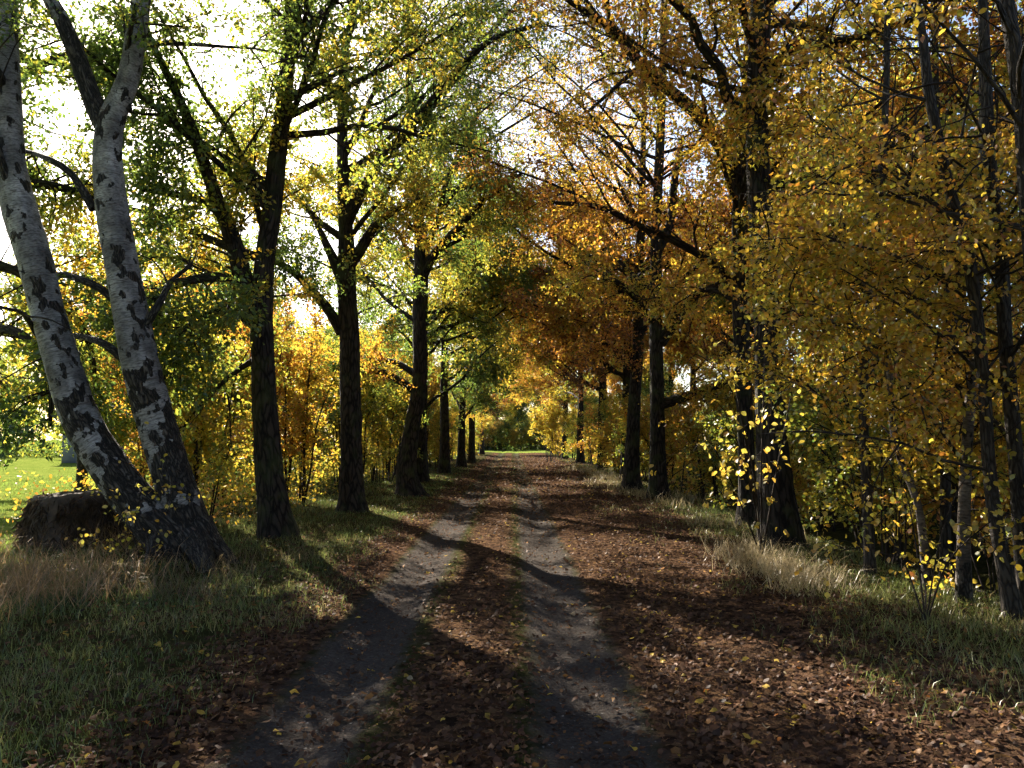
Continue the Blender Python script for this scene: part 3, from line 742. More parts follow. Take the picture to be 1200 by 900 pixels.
# the wood on the right
G3 = 'trees of the wood on the right'
for k, (src, x, y, s) in enumerate([(protoB, 8.5, 11.5, .85), (protoA, 9.5, 17, .9), (protoB, 8.6, 23, .9), (protoC, 16, 24, .8), (protoB, 9.2, 31, 1.), (protoC, 14, 34, 1.),
                                    (protoA, 9.5, 42, 1.), (protoC, 11, 55, 1.), (protoB, 10, 70, 1.), (protoC, 20, 46, 1.1), (protoA, 18, 64, 1.1)]):
    put(src, x, y, k * 2.1, (s, s * (.9 + .05 * (k % 3))), f'{HUE[src.name]} woodland tree ' + ('close behind the thickest oak' if y < 13 else 'behind the gap between thickest and paired oaks' if y < 25 else 'behind the paired right oaks' if y < 40 else 'deep in the far right thicket'), G3)
# the wood that closes the view
G4 = 'trees closing the far end'
for k, (src, x, y, s) in enumerate([(protoC, -3, 126, 1.0), (protoC, 1.5, 128, .9), (protoC, -6, 129, .9), (protoC, 4.5, 130, 1.1), (protoA, 0.5, 138, 1.2), (protoC, -9, 132, 1.1), (protoC, 10, 134, 1.1), (protoB, -15, 140, 1.2), (protoC, 17, 142, 1.2), (protoC, -1, 150, 1.3), (protoA, 24, 138, 1.1), (protoC, -23, 134, 1.1), (protoC, 7, 155, 1.4), (protoC, -6, 158, 1.4)]):
    put(src, x, y, k * 1.9, (s, s), f'{HUE[src.name]} tree of the dark wood closing the far end of the avenue', G4)

# ---------------------------------------------------------------- shrubs
def shrub(seed, x, y, h, w, hue, label, group=None, stems=13, lv=20, leaf=(.06, .10), name='hazel_shrub', tmpl=T_RHOMB, r=0.018, per_m=2.6, tw=8, start=.18, hn=.14, bark=None):
    t = Plant(seed, hue=hue, hue_noise=hn); g = t.rng; z = gz1(x, y)
    for k in range(stems):
        a = g.uniform(0, 6.28); q = g.uniform(.15, 1) * w
        L = h * g.uniform(.65, 1.05)
        b = np.array([x + .18 * w * math.cos(a), y + .18 * w * math.sin(a), z - .08])
        e = np.array([x + q * math.cos(a), y + q * math.sin(a), z + L])
        mid = b * .5 + e * .5 + np.array([-.18 * q * math.cos(a), -.18 * q * math.sin(a), .06 * L]) + g.normal(size=3) * .08
        t.stem('stem', np.array([b, b * .6 + mid * .4 + g.normal(size=3) * .04, mid, e * .6 + mid * .4, e]), r * g.uniform(.6, 1.5) * np.array([1.2, 1, .8, .5, .2]), 5, step=.3)
    t.fill(per_m=per_m, blen=(.4, 1.1), twigs_per_m=tw, tlen=(.2, .5), sub_from=start, leaves=lv, leaf=leaf, tmpl=tmpl, tl_spread=.06, aspect=.7)
    return t.build(name, (x, y, z), label, 'shrub', bark or M_TWIG, group, crown='foliage')
sA = shrub(61, -6.0, 15.2, 4.6, 1.8, 0.62, 'golden hazel shrub glowing behind the birch and the first dark oak')
sB = shrub(62, -5.4, 20.0, 5.0, 1.9, 0.60, 'golden shrub with many thin stems between the second and third left oaks', stems=14)
sC = shrub(63, 6.4, 14.0, 3.4, 1.7, 0.55, 'olive shrub in the ditch behind the thickest oak', stems=14)
sD = shrub(64, 6.3, 9.3, 2.6, 1.5, 0.66, 'ochre shrub filling the ditch behind the thin stems', stems=11)
G5 = 'shrubs along the left row'
LS = {0: 'many-stemmed golden shrub behind the foot of the first dark left oak', 1: 'golden shrub close behind the oak with the flared foot', 2: 'golden shrub just past the oak with the flared foot', 3: 'many-stemmed golden shrub beyond the half hidden left oak',
      4: 'golden shrub set back in the grass between first and second left oaks', 5: 'golden shrub set back behind the oak with the flared foot'}
for k, (src, x, y, s) in enumerate([(sB, -7.6, 17.5, 1.0), (sA, -5.0, 24.5, 1.05), (sA, -4.6, 28.5, 1.0), (sB, -4.8, 33.5, 1.05), (sA, -8.2, 22, 1.1), (sB, -7.2, 28, 1.0), (sA, -7.0, 35, 1.1), (sB, -9.5, 31, 1.1), (sA, -6.6, 45, 1.2), (sB, -6.0, 54, .9), (sB, -4.6, 40, 1.1), (sC, -4.2, 44, 1.0), (sA, -4.4, 51, 1.1), (sC, -4.0, 56, 1.1), (sC, -3.6, 66, 1.1), (sB, -4, 80, 1.1)]):
    put(src, x, y, k * 1.7 + .5, (s, s), LS[k] if k in LS else 'leafy shrub far down the golden hedge behind the left row of oaks', G5)
G6 = 'shrubs along the right row'
RS = {0: 'olive shrub between the thickest oak and the paired oaks', 1: 'olive shrub right behind the foot of the paired oaks', 2: 'ochre shrub just past the leaning right oak', 7: 'olive shrub deep in the ditch behind the golden young trees', 8: 'ochre shrub deep behind the thickest oak', 9: 'olive shrub deep in the thicket between the right trunks'}
for k, (src, x, y, s) in enumerate([(sC, 5.9, 18, 1.0), (sC, 5.6, 22.5, 1.0), (sD, 5.4, 27.5, 1.2), (sC, 5.6, 31, 1.1), (sD, 5.3, 37, 1.3), (sC, 5.6, 41, 1.2), (sD, 5.2, 48, 1.4), (sC, 7.6, 11.3, 1.1), (sD, 8.0, 14.5, 1.3), (sC, 7.8, 19.5, 1.2), (sC, 7.4, 25, 1.2), (sC, 5.4, 58, 1.2), (sC, 5.2, 70, 1.2), (sD, 5.2, 82, 1.2)]):
    put(src, x, y, k * 2.3 + .2, (s, s), RS[k] if k in RS else 'shrub far down the dark thicket behind the right row of oaks', G6)
shrub(66, 5.0, 8.3, 2.5, 1.1, 0.66, 'ochre-leaved shrub between the crooked pale sapling and the young birch', stems=9, lv=13, leaf=(.05, .08), tmpl=T_OVAL, r=.010, tw=7)
shrub(67, 4.95, 6.5, 1.9, .9, 0.65, 'low yellow-leaved shrub at the foot of the thin dark trees', stems=8, lv=12, leaf=(.045, .075), tmpl=T_OVAL, r=.009, tw=7)
shrub(68, 4.9, 10.6, 2.8, 1.2, 0.60, 'yellow shrub close beside the thickest oak on its ditch side', stems=9, lv=13, leaf=(.05, .08), tmpl=T_OVAL, r=.010, tw=7)
shrub(65, 2.75, 57.0, 4.4, 1.4, 0.58, 'bright yellow bush catching the sun at the end of the tunnel', stems=12, lv=13, leaf=(.08, .13), hn=.05)
for k, (x, y, s) in enumerate([(-4, 118, 1.3), (-1.5, 123, 1.5), (0.8, 121, 1.0), (3, 124, 1.5), (5, 119, 1.3), (9, 121, 1.4), (-9, 120, 1.4), (-6.5, 124, 1.6), (7, 125, 1.6)]):
    put(sC, x, y, k * 2.0, (s * 1.3, s), 'low dark bush at the edge of the far wood', 'bushes at the far wood')

# ---------------------------------------------------------------- thin young trees on the right
def sapling(seed, rows, d, label, hue, bark, nl=20, t0=.2, l_len=(.9, 2.2), fill=None, name='young_beech_tree', limbs=(), bias=None, top=4.6, edge=2.35):
    t = Plant(seed, hue=hue, hue_noise=.07, hue_var=.14)
    p_, r_ = grounded(*trace(rows, d), sink=.12)
    res, rs = t.stem('trunk', p_, r_, 12, flare=.25, step=.16, rough=.025)
    for rw in limbs:
        a, b = trace(rw, d); t.stem('limb', a, b, 7)
    t.limbs(res, rs, nl, t0, 1.0, l_len, (50, 85), wig=.10, bias=bias, trop=(.06, .04, .0, -.03, -.05), rfac=.36)
    t.fill(**(fill or dict(per_m=2.2, blen=(.5, 1.1), twigs_per_m=7, tlen=(.25, .5), leaves=34, leaf=(.04, .066), tmpl=T_OVAL, tl_spread=.06, aspect=.62, sub_from=.15, trunk_from=t0, clear=lambda q: (q[:, 2] > top + .5 * np.sin(q[:, 0] * 3)) | (q[:, 0] < edge))))
    b = p_[0].copy(); b[2] = gz1(b[0], b[1])
    return t.build(name, b, label, 'tree', bark)
bl = np.array([-0.5, 0.1, 0])
sapling(51, [(1192, 742, 10), (1186, 715, 9), (1176, 660, 8), (1165, 600, 7.5), (1158, 532, 7), (1154, 460, 7), (1148, 400, 7), (1141, 340, 7), (1132, 285, 7), (1114, 227, 6.5), (1098, 155, 6), (1087, 100, 6), (1082, 50, 5.5), (1073, 0, 5), (1062, -80, 4.5), (1052, -220, 3)], 7.1,
        'young smooth-barked tree whose thin dark stem bows left', 0.65, M_SAPLING, bias=bl)
sapling(52, [(1208, 745, 9), (1202, 690, 8.5), (1197, 640, 8), (1192, 560, 8), (1185, 480, 8), (1178, 400, 7.5), (1175, 330, 7.5), (1171, 262, 7), (1162, 210, 7), (1157, 120, 6.5), (1153, 33, 6), (1148, -60, 5), (1140, -220, 3)], 7.4,
        'straight thin young tree beside the bowed stem at the right edge', 0.65, M_SAPLING, bias=bl)
sapling(53, [(1250, 820, 12), (1236, 600, 11), (1222, 420, 10.5), (1208, 280, 10), (1198, 140, 9.5), (1188, 55, 9), (1179, 0, 8.5), (1165, -110, 7), (1150, -260, 4)], 5.9,
        'smooth grey stem leaning in at the upper right corner', 0.65, M_SAPLING, nl=14, t0=.45, bias=bl)
sapling(54, [(1130, 726, 9), (1129, 690, 8), (1129, 640, 7), (1131, 560, 6.5), (1136, 480, 6), (1140, 420, 6), (1146, 340, 5.5), (1150, 250, 5), (1152, 150, 4.5), (1150, 30, 3.5), (1146, -100, 2)], 7.9,
        'pale young birch stem with speckled bark between the thin dark trees', 0.66, M_BIRCH_YOUNG, name='young_birch_tree', bias=bl)
sapling(55, [(1089, 708, 5), (1084, 650, 4.5), (1076, 592, 4), (1061, 552, 4), (1050, 520, 4), (1044, 480, 4), (1042, 430, 3.6), (1032, 385, 3.2), (1022, 330, 2.8), (1014, 260, 2.2), (1008, 190, 1.5)], 8.6,
        'spindly crooked pale sapling nearest the thickest oak', 0.66, M_BIRCH_YOUNG, name='young_birch_tree', nl=14, t0=.3, l_len=(.7, 1.8))
# a denser golden crown behind them
sapling(56, [(1020, 660, 6), (1015, 560, 5.5), (1012, 450, 5), (1020, 340, 5), (1030, 230, 4.5), (1038, 120, 4), (1040, 0, 3.5), (1042, -150, 2.5)], 9.6,
        'golden young beech standing just behind the crooked pale sapling', 0.65, M_SAPLING, nl=26, t0=.22, l_len=(1.0, 2.6), top=5.4, edge=3.2)
sapling(57, [(1105, 640, 6), (1108, 540, 5.5), (1112, 430, 5), (1108, 320, 5), (1100, 200, 4.5), (1096, 80, 4), (1096, -60, 3)], 10.8,
        'golden young beech deep behind the bowed stem', 0.67, M_SAPLING, nl=26, t0=.22, l_len=(1.0, 2.8), top=5.8, edge=3.2)

# ---------------------------------------------------------------- undergrowth that reads as one mass
def undergrowth(seed, label, boxes):
    g = np.random.default_rng(seed); out = []; k0 = 0
    Vs, Fs, Cs = [], [], []
    for (x0, x1, y0, y1, hmax, n, size, hue) in boxes:
        x = g.uniform(x0, x1, n); y = g.uniform(y0, y1, n)
        top = hmax * (.65 + .35 * Field(seed + 3, 4.0)(np.stack([x, y, 0 * x], 1)))
        p = np.stack([x, y, gz(x, y) + np.maximum(top, .4) * g.random(n) ** 1.3], 1)
        L_ = g.uniform(size * .6, size * 1.3, n)
        c = palette(hue + .10 * g.normal(size=n) + .10 * Field(seed + 5, 3.0)(p)) * g.uniform(.5, 1.1, n)[:, None]
        V, F, C = leaf_geo(p, g.normal(size=(n, 3)), g.normal(size=(n, 3)), L_, L_ * .6, c, T_RHOMB)
        Vs.append(V); Fs.append(F + k0); Cs.append(C); k0 += len(V)
    tag(link('undergrowth', mesh('undergrowth', np.concatenate(Vs), np.concatenate(Fs), [M_LEAF], {'leaf_col': ('FLOAT_COLOR', np.concatenate(Cs))})), label, 'undergrowth', kind='stuff')
undergrowth(201, 'dark undergrowth under the wood closing the far end', [(-26, 26, 122, 134, 7, 16000, .45, .2), (-14, 14, 134, 150, 9, 9000, .6, .15)])
undergrowth(202, 'dim brushwood filling the thicket behind the right-hand oaks', [(8.5, 16, 9, 34, 3.2, 16000, .13, .62), (7.0, 18, 34, 90, 4.0, 16000, .24, .5)])
undergrowth(204, 'golden low scrub between and behind the left row of oaks', [(-9.5, -4.9, 14.5, 46, 2.3, 24000, .085, .60)])
undergrowth(203, 'hedge and scrub across the far side of the meadow', [(-75, -6, 88, 100, 5.0, 14000, .45, .4), (-12, -4.5, 48, 88, 3.4, 9000, .26, .5)])

# ---------------------------------------------------------------- hazel sapling with separate hanging leaves
def leaf_shape(name, kind, c):
    """one leaf, 1 m long along +X, its blade facing +Z"""
    if kind == 'oval':
        o = [(0, 0), (.12, .17), (.32, .34), (.55, .37), (.78, .24), (.92, .09), (1, 0)]
    else:   # lobed oak leaf
        o = [(0, 0), (.12, .05), (.2, .15), (.27, .10), (.36, .23), (.45, .15), (.56, .31), (.66, .19), (.78, .27), (.84, .15), (.94, .13), (1, 0)]
    up = [(x, y, .35 * y * y * 2 - .10 * x * x) for x, y in o]
    n = len(o)
    mid = [(x, 0, -.10 * x * x) for x, _ in o]
    V = up + mid + [(x, -y, z) for x, y, z in up]
    F = []
    for k in range(n - 1):
        for a, b in ((0, n), (n, 2 * n)):
            F += [(a + k, b + k, b + k + 1), (a + k, b + k + 1, a + k + 1)]
    V = np.array(V, float)
    C = np.tile(np.array([*c, 1.0]), (len(V), 1))
    return mesh(name, V, np.array(F), [M_LEAF], {'leaf_col': ('FLOAT_COLOR', C)}, smooth=True)
YEL = [leaf_shape('leaf', 'oval', c) for c in ((.60, .40, .03), (.56, .30, .025), (.42, .36, .03), (.62, .46, .06))]

def leafy_sapling(seed, base, stems, label, n_leaf, size, name='hazel_sapling', side=(5, 8), bias=(0, 0, -.1), r=.012, cat='sapling'):
    """thin stems (lists of world points) with side shoots; every leaf is its own part"""
    t = Plant(seed); g = t.rng
    shoots = []
    for pts in stems:
        pts = np.asarray(pts, float)
        res, rs = t.stem('stem', pts, r * np.linspace(1, .25, len(pts)), 6, step=.12)
        n = int(g.integers(side[0], side[1] + 1))
        p, d, idx, tt = spawn(g, res[None], n, .22, 1.0, (40, 80), .5)
        q = grow(g, p, d + np.array(bias), g.uniform(.3, .75, n), 5, .15, -.05)
        for k in range(n):
            V, F, B = tubes(q[k:k + 1], np.linspace(.0035, .0012, 6)[None], 4); t.solid.append(('shoot', V, F, B))
        shoots.append(q); shoots.append(res[None, 5:][:, :6] if len(res) > 11 else res[None, -6:])
    root = t.build(name, base, label, cat, M_TWIG)
    A = np.concatenate(shoots)
    idx = g.integers(0, len(A), n_leaf); tt = g.uniform(.1, 1, n_leaf)
    p, tan = at_t(A, idx, tt)
    for k in range(n_leaf):
        o = link('leaf', YEL[int(g.choice(4, p=(.38, .2, .22, .2)))], root)
        off = g.normal(size=3) * .025
        o.location = (p[k] + off - np.asarray(base)).tolist()
        dr = Vector((tan[k] * .5 + g.normal(size=3) * .5 + np.array([0, 0, -.55])).tolist())
        q = dr.to_track_quat('X', 'Z'); o.rotation_mode = 'QUATERNION'
        from mathutils import Quaternion
        o.rotation_quaternion = q @ Quaternion((1, 0, 0), float(g.uniform(-1.2, 1.2)))
        s_ = float(g.uniform(*size)); o.scale = (s_, s_ * g.uniform(.85, 1.1), s_)
    return root
g0 = np.random.default_rng(5)
def fan(rows, d, jit=.0):
    return [P(px, py, d + dd) for px, py, dd in rows]
b0 = P(893, 650, 10.9); b0[2] = gz1(b0[0], b0[1])
leafy_sapling(71, b0, [
    [b0] + fan([(880, 560, -.2), (865, 470, -.4), (850, 400, -.5), (832, 350, -.6)], 10.7),
    [b0] + fan([(885, 570, -.3), (872, 500, -.5), (850, 445, -.7), (815, 415, -.8), (800, 440, -.9)], 10.6),
    [b0] + fan([(892, 560, -.3), (895, 460, -.5), (897, 380, -.5), (890, 300, -.6), (880, 240, -.6)], 10.8),
    [b0] + fan([(905, 580, -.3), (918, 510, -.4), (930, 440, -.5), (925, 380, -.5)], 10.6),
    [b0] + fan([(872, 600, -.2), (850, 550, -.5), (828, 515, -.6), (808, 535, -.7)], 10.6),
    [b0] + fan([(882, 580, .0), (868, 530, -.4), (848, 480, -.6), (828, 465, -.9)], 10.5)],
    'slender hazel sapling with sparse bright yellow leaves hanging before the thickest oak', 300, (.06, .095), side=(8, 11))
b1 = P(1085, 735, 6.9); b1[2] = gz1(b1[0], b1[1])
leafy_sapling(72, b1, [
    [b1] + fan([(1060, 660, .3), (1030, 610, .4), (995, 570, .5), (960, 560, .6)], 6.9),
    [b1] + fan([(1075, 650, .2), (1062, 580, .3), (1040, 540, .4), (1010, 500, .4)], 7.0),
    [b1] + fan([(1100, 640, .0), (1125, 570, -.1), (1150, 545, -.2), (1170, 560, -.2)], 6.9),
    [b1] + fan([(1110, 660, .0), (1150, 620, -.2), (1180, 600, -.3), (1200, 620, -.3)], 6.9),
    [b1] + fan([(1080, 670, .5), (1040, 650, .7), (1000, 640, .9), (960, 650, 1.0)], 7.0)],
    'low hazel sapling with scattered yellow leaves under the thin trees', 280, (.045, .072), side=(9, 12), r=.008)
b2 = P(165, 690, 9.6); b2[2] = gz1(b2[0], b2[1])
leafy_sapling(73, b2, [
    [b2] + fan([(150, 650, 0), (130, 630, -.1), (100, 640, -.1), (75, 660, -.2)], 9.5),
    [b2] + fan([(160, 640, 0), (150, 610, .0), (140, 590, .1), (120, 580, .1)], 9.6),
    [b2] + fan([(180, 640, 0), (190, 600, -.1), (205, 570, -.1), (200, 545, .0)], 9.5),
    [b2] + fan([(175, 650, 0), (170, 620, -.1), (150, 600, -.2), (165, 575, -.2)], 9.4),
    [b2] + fan([(120, 680, 0), (80, 680, -.2), (50, 690, -.2), (30, 720, -.4)], 9.4)],
    'straggling bramble with small yellow leaves at the foot of the birch', 200, (.04, .068), name='bramble', side=(6, 9), r=.006, cat='bramble')

# ---------------------------------------------------------------- weathered hay bale
def bale():
    g = np.random.default_rng(8)
    c = P(97, 650, 11.9); z = gz1(c[0], c[1]); root = empty('hay_bale', (c[0], c[1], z - .08), 'dark weathered old hay bale slumped in the grass behind the birch', 'hay bale')
    nz, ns = 16, 56
    th = np.linspace(0, 2 * np.pi, ns, endpoint=False)
    V = []
    prof = [(-.1, .84), (0, .84), (.1, .83), (.22, .81), (.35, .79), (.48, .77), (.6, .755), (.70, .745), (.78, .735), (.835, .71), (.855, .64), (.86, .45), (.86, .3), (.862, .15), (.863, .05), (.863, .001)]
    for zz, r in prof:
        k = 1 + .03 * np.sin(3 * th + 1) + .02 * np.sin(7 * th + 2 * zz) + .018 * g.normal(size=ns)
        rr = r * k
        V.append(np.stack([rr * np.cos(th) * .95, rr * np.sin(th) * .85, zz + .012 * g.normal(size=ns) + .05 * rr * np.cos(th)], 1))
    V = np.concatenate(V)
    i = (np.arange(nz - 1)[:, None] * ns + np.arange(ns)[None]).ravel(); j = (np.arange(nz - 1)[:, None] * ns + (np.arange(ns)[None] + 1) % ns).ravel()
    F = np.concatenate([np.stack([i, j, j + ns], 1), np.stack([i, j + ns, i + ns], 1)])
    link('body', mesh('body', V, F, [plain_mat('old_hay', (.06, .042, .030), .95, .7, 14)], smooth=True), root)
    n = 2200
    a = g.uniform(0, 6.283, n); zz = g.uniform(.05, .86, n); r = np.interp(zz, [p[0] for p in prof[:13]], [p[1] for p in prof[:13]]) * g.uniform(.97, 1.05, n)
    p = np.stack([r * np.cos(a) * .95, r * np.sin(a) * .85, zz + .05 * r * np.cos(a)], 1)
    tang = np.stack([-np.sin(a), np.cos(a), 0 * a], 1)
    ax = unit(np.stack([.3 * np.cos(a), .3 * np.sin(a), -1 + 0 * a], 1) + .6 * g.normal(size=(n, 3)))
    c_ = np.array([(.16, .11, .07)]) * g.uniform(.25, 1.5, n)[:, None]
    L_ = g.uniform(.08, .28, n)
    V, F, C = leaf_geo(p, ax, np.stack([np.cos(a), np.sin(a), .2 + 0 * a], 1), L_, .007 + 0 * L_, c_, T_RHOMB)
    tag(link('straw', mesh('straw', V, F, [M_GRASS], {'leaf_col': ('FLOAT_COLOR', C)}), root), kind='stuff')
bale()

# ---------------------------------------------------------------- grey house across the meadow
def house():
    hx, hy = -34.6, 74.0; z = gz1(hx, hy)
    root = empty('house', (hx, hy, z), 'slate grey house across the meadow, glimpsed between the birch stems', 'house')
    root.rotation_euler = (0, 0, .25)
    def box(nm, x0, x1, y0, y1, z0, z1, m, par=root):
        V = np.array([(x, y, zz) for zz in (z0, z1) for x, y in ((x0, y0), (x1, y0), (x1, y1), (x0, y1))], float)
        Q = [(0, 3, 2, 1), (4, 5, 6, 7), (0, 1, 5, 4), (1, 2, 6, 5), (2, 3, 7, 6), (3, 0, 4, 7)]
        F = np.array([t for a, b, c, d in Q for t in ((a, b, c), (a, c, d))])
        return link(nm, mesh(nm, V, F, [m]), par)
    mw = plain_mat('grey_render', (.13, .14, .17), .9, .15, 2); mr = plain_mat('slate', (.07, .08, .10), .7, .25, 5)
    mg = plain_mat('window_glass', (.02, .025, .03), .15, .1, 2); mf = plain_mat('window_frame', (.2, .2, .2), .6, .05, 3)
    box('wall', -5, 5, -4, 4, -.3, 4.6, mw)
    V = np.array([(-5.4, -4.6, 4.5), (5.4, -4.6, 4.5), (5.4, 4.6, 4.5), (-5.4, 4.6, 4.5), (-5.4, 0, 8.6), (5.4, 0, 8.6)], float)
    F = np.array([(0, 1, 5), (0, 5, 4), (2, 3, 4), (2, 4, 5), (0, 4, 3), (1, 2, 5), (0, 3, 2), (0, 2, 1)])
    rf = link('roof', mesh('roof', V, F, [mr]), root)
    box('chimney', 1.5, 2.1, -.6, .1, 7.6, 9.5, plain_mat('chimney_brick', (.22, .10, .07), .9, .3, 8), rf)
    for x in (-3.4, -1.0, 3.2):
        w = box('window', x - .55, x + .55, -4.06, -3.99, 1.0, 2.3, mf); box('pane', x - .46, x + .46, -4.08, -4.05, 1.09, 2.21, mg, w)
    d_ = box('door', .7, 1.7, -4.06, -3.99, 0, 2.1, mf); box('handle', 1.5, 1.58, -4.11, -4.055, 1.0, 1.06, mg, d_)
house()

# ---------------------------------------------------------------- grass
def blades(g, x, y, h, w, lean, c, z=None):
    n = len(x); z = gz(x, y) - .01 if z is None else z
    a = g.uniform(0, 6.283, n); side = np.stack([np.cos(a), np.sin(a), 0 * a], 1)
    b = g.uniform(0, 6.283, n); ld = np.stack([np.cos(b), np.sin(b), 0 * b], 1) * lean[:, None]
    p = np.stack([x, y, z], 1); up = np.array([0, 0, 1.0])
    h_ = h[:, None]; w_ = w[:, None]
    m_ = p + up * h_ * .55 + ld * h_ * .28
    t_ = p + up * h_ * (1 - .35 * np.minimum(lean, 1.5)[:, None]) + ld * h_ * .95
    V = np.stack([p - side * w_, p + side * w_, m_ - side * w_ * .7, m_ + side * w_ * .7, t_], 1).reshape(-1, 3)
    F = ((np.arange(n) * 5)[:, None, None] + np.array([(0, 1, 3), (0, 3, 2), (2, 3, 4)])[None]).reshape(-1, 3)
    C = np.repeat(np.concatenate([c, np.ones((n, 1))], 1), 5, 0)
    return V, F, C
def join(parts):
    Vs, Fs, Cs, k = [], [], [], 0
    for V, F, C in parts: Vs.append(V); Fs.append(F + k); Cs.append(C); k += len(V)
    return np.concatenate(Vs), np.concatenate(Fs), np.concatenate(Cs)
g = np.random.default_rng(90)
f_p, f_q = Field(301, .8), Field(302, .35)
def scatter(n, x0, x1, y0, y1, dens, pw=1.3):
    """points thinning out with distance"""
    q = g.random(n); e = 1 - pw
    y = (y0 ** e + q * (y1 ** e - y0 ** e)) ** (1 / e); x = g.uniform(x0, x1, n)
    k = g.random(n) < dens(x, y)
    return x[k], y[k]
def xy3(x, y): return np.stack([x, y, 0 * x], 1)
def gcol(x, y, n, dry=0.36):
    t = np.clip(dry + .22 * f_p(xy3(x, y)) + .22 * g.normal(size=n), 0, 1)[:, None]
    gr = np.array([(.055, .095, .018)]); yg = np.array([(.14, .17, .03)]); st = np.array([(.30, .22, .09)])
    c = np.where(t < .5, gr + (yg - gr) * t * 2, yg + (st - yg) * (t * 2 - 1))
    return c * g.uniform(.6, 1.4, n)[:, None]
parts = []
x, y = scatter(138000, -6.8, -1.4, 3.2, 45, lambda x, y: sstep(1.15, 2.1, -(x - XC) + .25 * f_p(xy3(x, y))) * np.clip(.62 + .5 * f_q(xy3(x, y)), .12, 1))
n = len(x); far = np.clip(y / 14, 1, 2.2)
parts.append(blades(g, x, y, g.uniform(.04, .13, n) * (1 + .5 * sstep(-3.4, -4.6, x)), .0026 * far * g.uniform(.7, 1.4, n), g.uniform(.2, 1.3, n), gcol(x, y, n)))
x, y = scatter(110000, 1.8, 6.2, 3.2, 45, lambda x, y: np.maximum(sstep(3.2, 4.0, (x - XC) + .35 * f_p(xy3(x, y))), .30 * sstep(.1, .7, f_p(xy3(x * 1.2, y)))) * np.clip(.6 + .5 * f_q(xy3(x, y)), .1, 1))
n = len(x); far = np.clip(y / 14, 1, 2.2)
parts.append(blades(g, x, y, g.uniform(.05, .17, n), .0026 * far * g.uniform(.7, 1.4, n), g.uniform(.3, 1.4, n), gcol(x, y, n, .45)))
x, y = scatter(16000, XC - .5, XC + .5, 3.2, 60, lambda x, y: sstep(.35, .9, f_p(xy3(x * .7, y * .6) + 4)))
n = len(x); far = np.clip(y / 14, 1, 2.5)
parts.append(blades(g, x, y, g.uniform(.03, .08, n), .0026 * far, g.uniform(.3, 1.2, n), gcol(x, y, n, .2)))
x, y = scatter(15000, -26, -6.5, 8, 60, lambda x, y: np.ones_like(x), 1.1)      # the meadow
n = len(x); far = np.clip(y / 10, 1, 4)
parts.append(blades(g, x, y, g.uniform(.05, .16, n), .006 * far, g.uniform(.3, 1.1, n), np.array([(.13, .21, .025)]) * g.uniform(.7, 1.3, n)[:, None]))
V, F, C = join(parts)
tag(link('grass', mesh('grass', V, F, [M_GRASS], {'leaf_col': ('FLOAT_COLOR', C)})), 'short mixed green and straw grass on both verges of the track', 'grass', kind='stuff')
print('grass tris', len(F))

def tufts(centres, per, h, c, spread=.12, lean=(.3, 1.1), w=.0028):
    cx = np.repeat([q[0] for q in centres], per); cyy = np.repeat([q[1] for q in centres], per); n = len(cx)
    x = cx + g.normal(size=n) * spread; y = cyy + g.normal(size=n) * spread
    return blades(g, x, y, g.uniform(h[0], h[1], n), w * g.uniform(.6, 1.3, n), g.uniform(lean[0], lean[1], n), np.array([c]) * g.uniform(.55, 1.3, n)[:, None] * np.array([1, 1, 1]) )
cl = [(g.uniform(-5.6, -3.9), g.uniform(6.6, 9.3)) for _ in range(34)] + [(g.uniform(-7, -4.6), g.uniform(8.5, 12)) for _ in range(30)]
cl2 = [(g.uniform(-4.6, -2.6), g.uniform(7.5, 10.5)) for _ in range(14)]
V, F, C = join([tufts(cl, 34, (.2, .62), (.34, .20, .08), .17, (.2, 2.2), .0038), tufts(cl, 22, (.1, .3), (.08, .11, .025), .22, (.3, 1.5), .004), tufts(cl2, 60, (.12, .35), (.17, .12, .05), .2, (.5, 1.6))])
tag(link('dry_grass', mesh('dry_grass', V, F, [M_GRASS], {'leaf_col': ('FLOAT_COLOR', C)})), 'tall rusty dry grass around the foot of the birch', 'grass', kind='stuff')
cr = [(3.05 + .25 * g.normal() + .03 * (10.5 - q), q) for q in g.uniform(8.4, 11.4, 26)]
cr2 = [(3.55 + .25 * g.normal(), q) for q in g.uniform(5.2, 8.4, 16)]
cr3 = [(3.6 + .5 * g.normal(), q) for q in g.uniform(12.5, 42, 40)]
V, F, C = join([tufts(cr, 55, (.15, .5), (.42, .33, .17), .14, (.4, 2.0), .0034), tufts(cr2, 50, (.08, .26), (.18, .20, .05), .2, (.4, 2.0), .0034), tufts(cr3, 50, (.15, .45), (.36, .28, .13), .22, (.3, 1.2), .006)])
tag(link('straw_grass', mesh('straw_grass', V, F, [M_GRASS], {'leaf_col': ('FLOAT_COLOR', C)})), 'pale straw grass tufts along the right verge below the oaks', 'grass', kind='stuff')

# ---------------------------------------------------------------- fallen leaves
def lit_dens(x, y):
    u = x - XC; q = xy3(x, y); w = .03 * f_mid(q) + .02 * f_big(q)
    right = sstep(1.0, 1.4, u + w) * sstep(4.6, 3.6, u + 2 * w)
    mid = (.95 - .4 * sstep(6.5, 11, y)) * sstep(.62, .28, np.abs(u + w)) * np.clip(.7 + .6 * f_p(q), .15, 1)
    left = .9 * sstep(1.05, 1.45, -(u + w)) * sstep(2.2, 1.7, -(u + 2 * w))
    verge = .16 * sstep(1.6, 2.0, -u) * sstep(7, 5, -u) + .25 * sstep(3.5, 4, u)
    return np.maximum.reduce([right * np.clip(.85 + .4 * f_q(q), .3, 1), mid, left, verge, .17 + .32 * sstep(9, 24, y) * (np.abs(u) < 1.6)])
LC = np.array([(.085, .042, .024), (.12, .062, .034), (.050, .028, .018), (.16, .088, .044), (.24, .12, .04), (.45, .30, .05)])
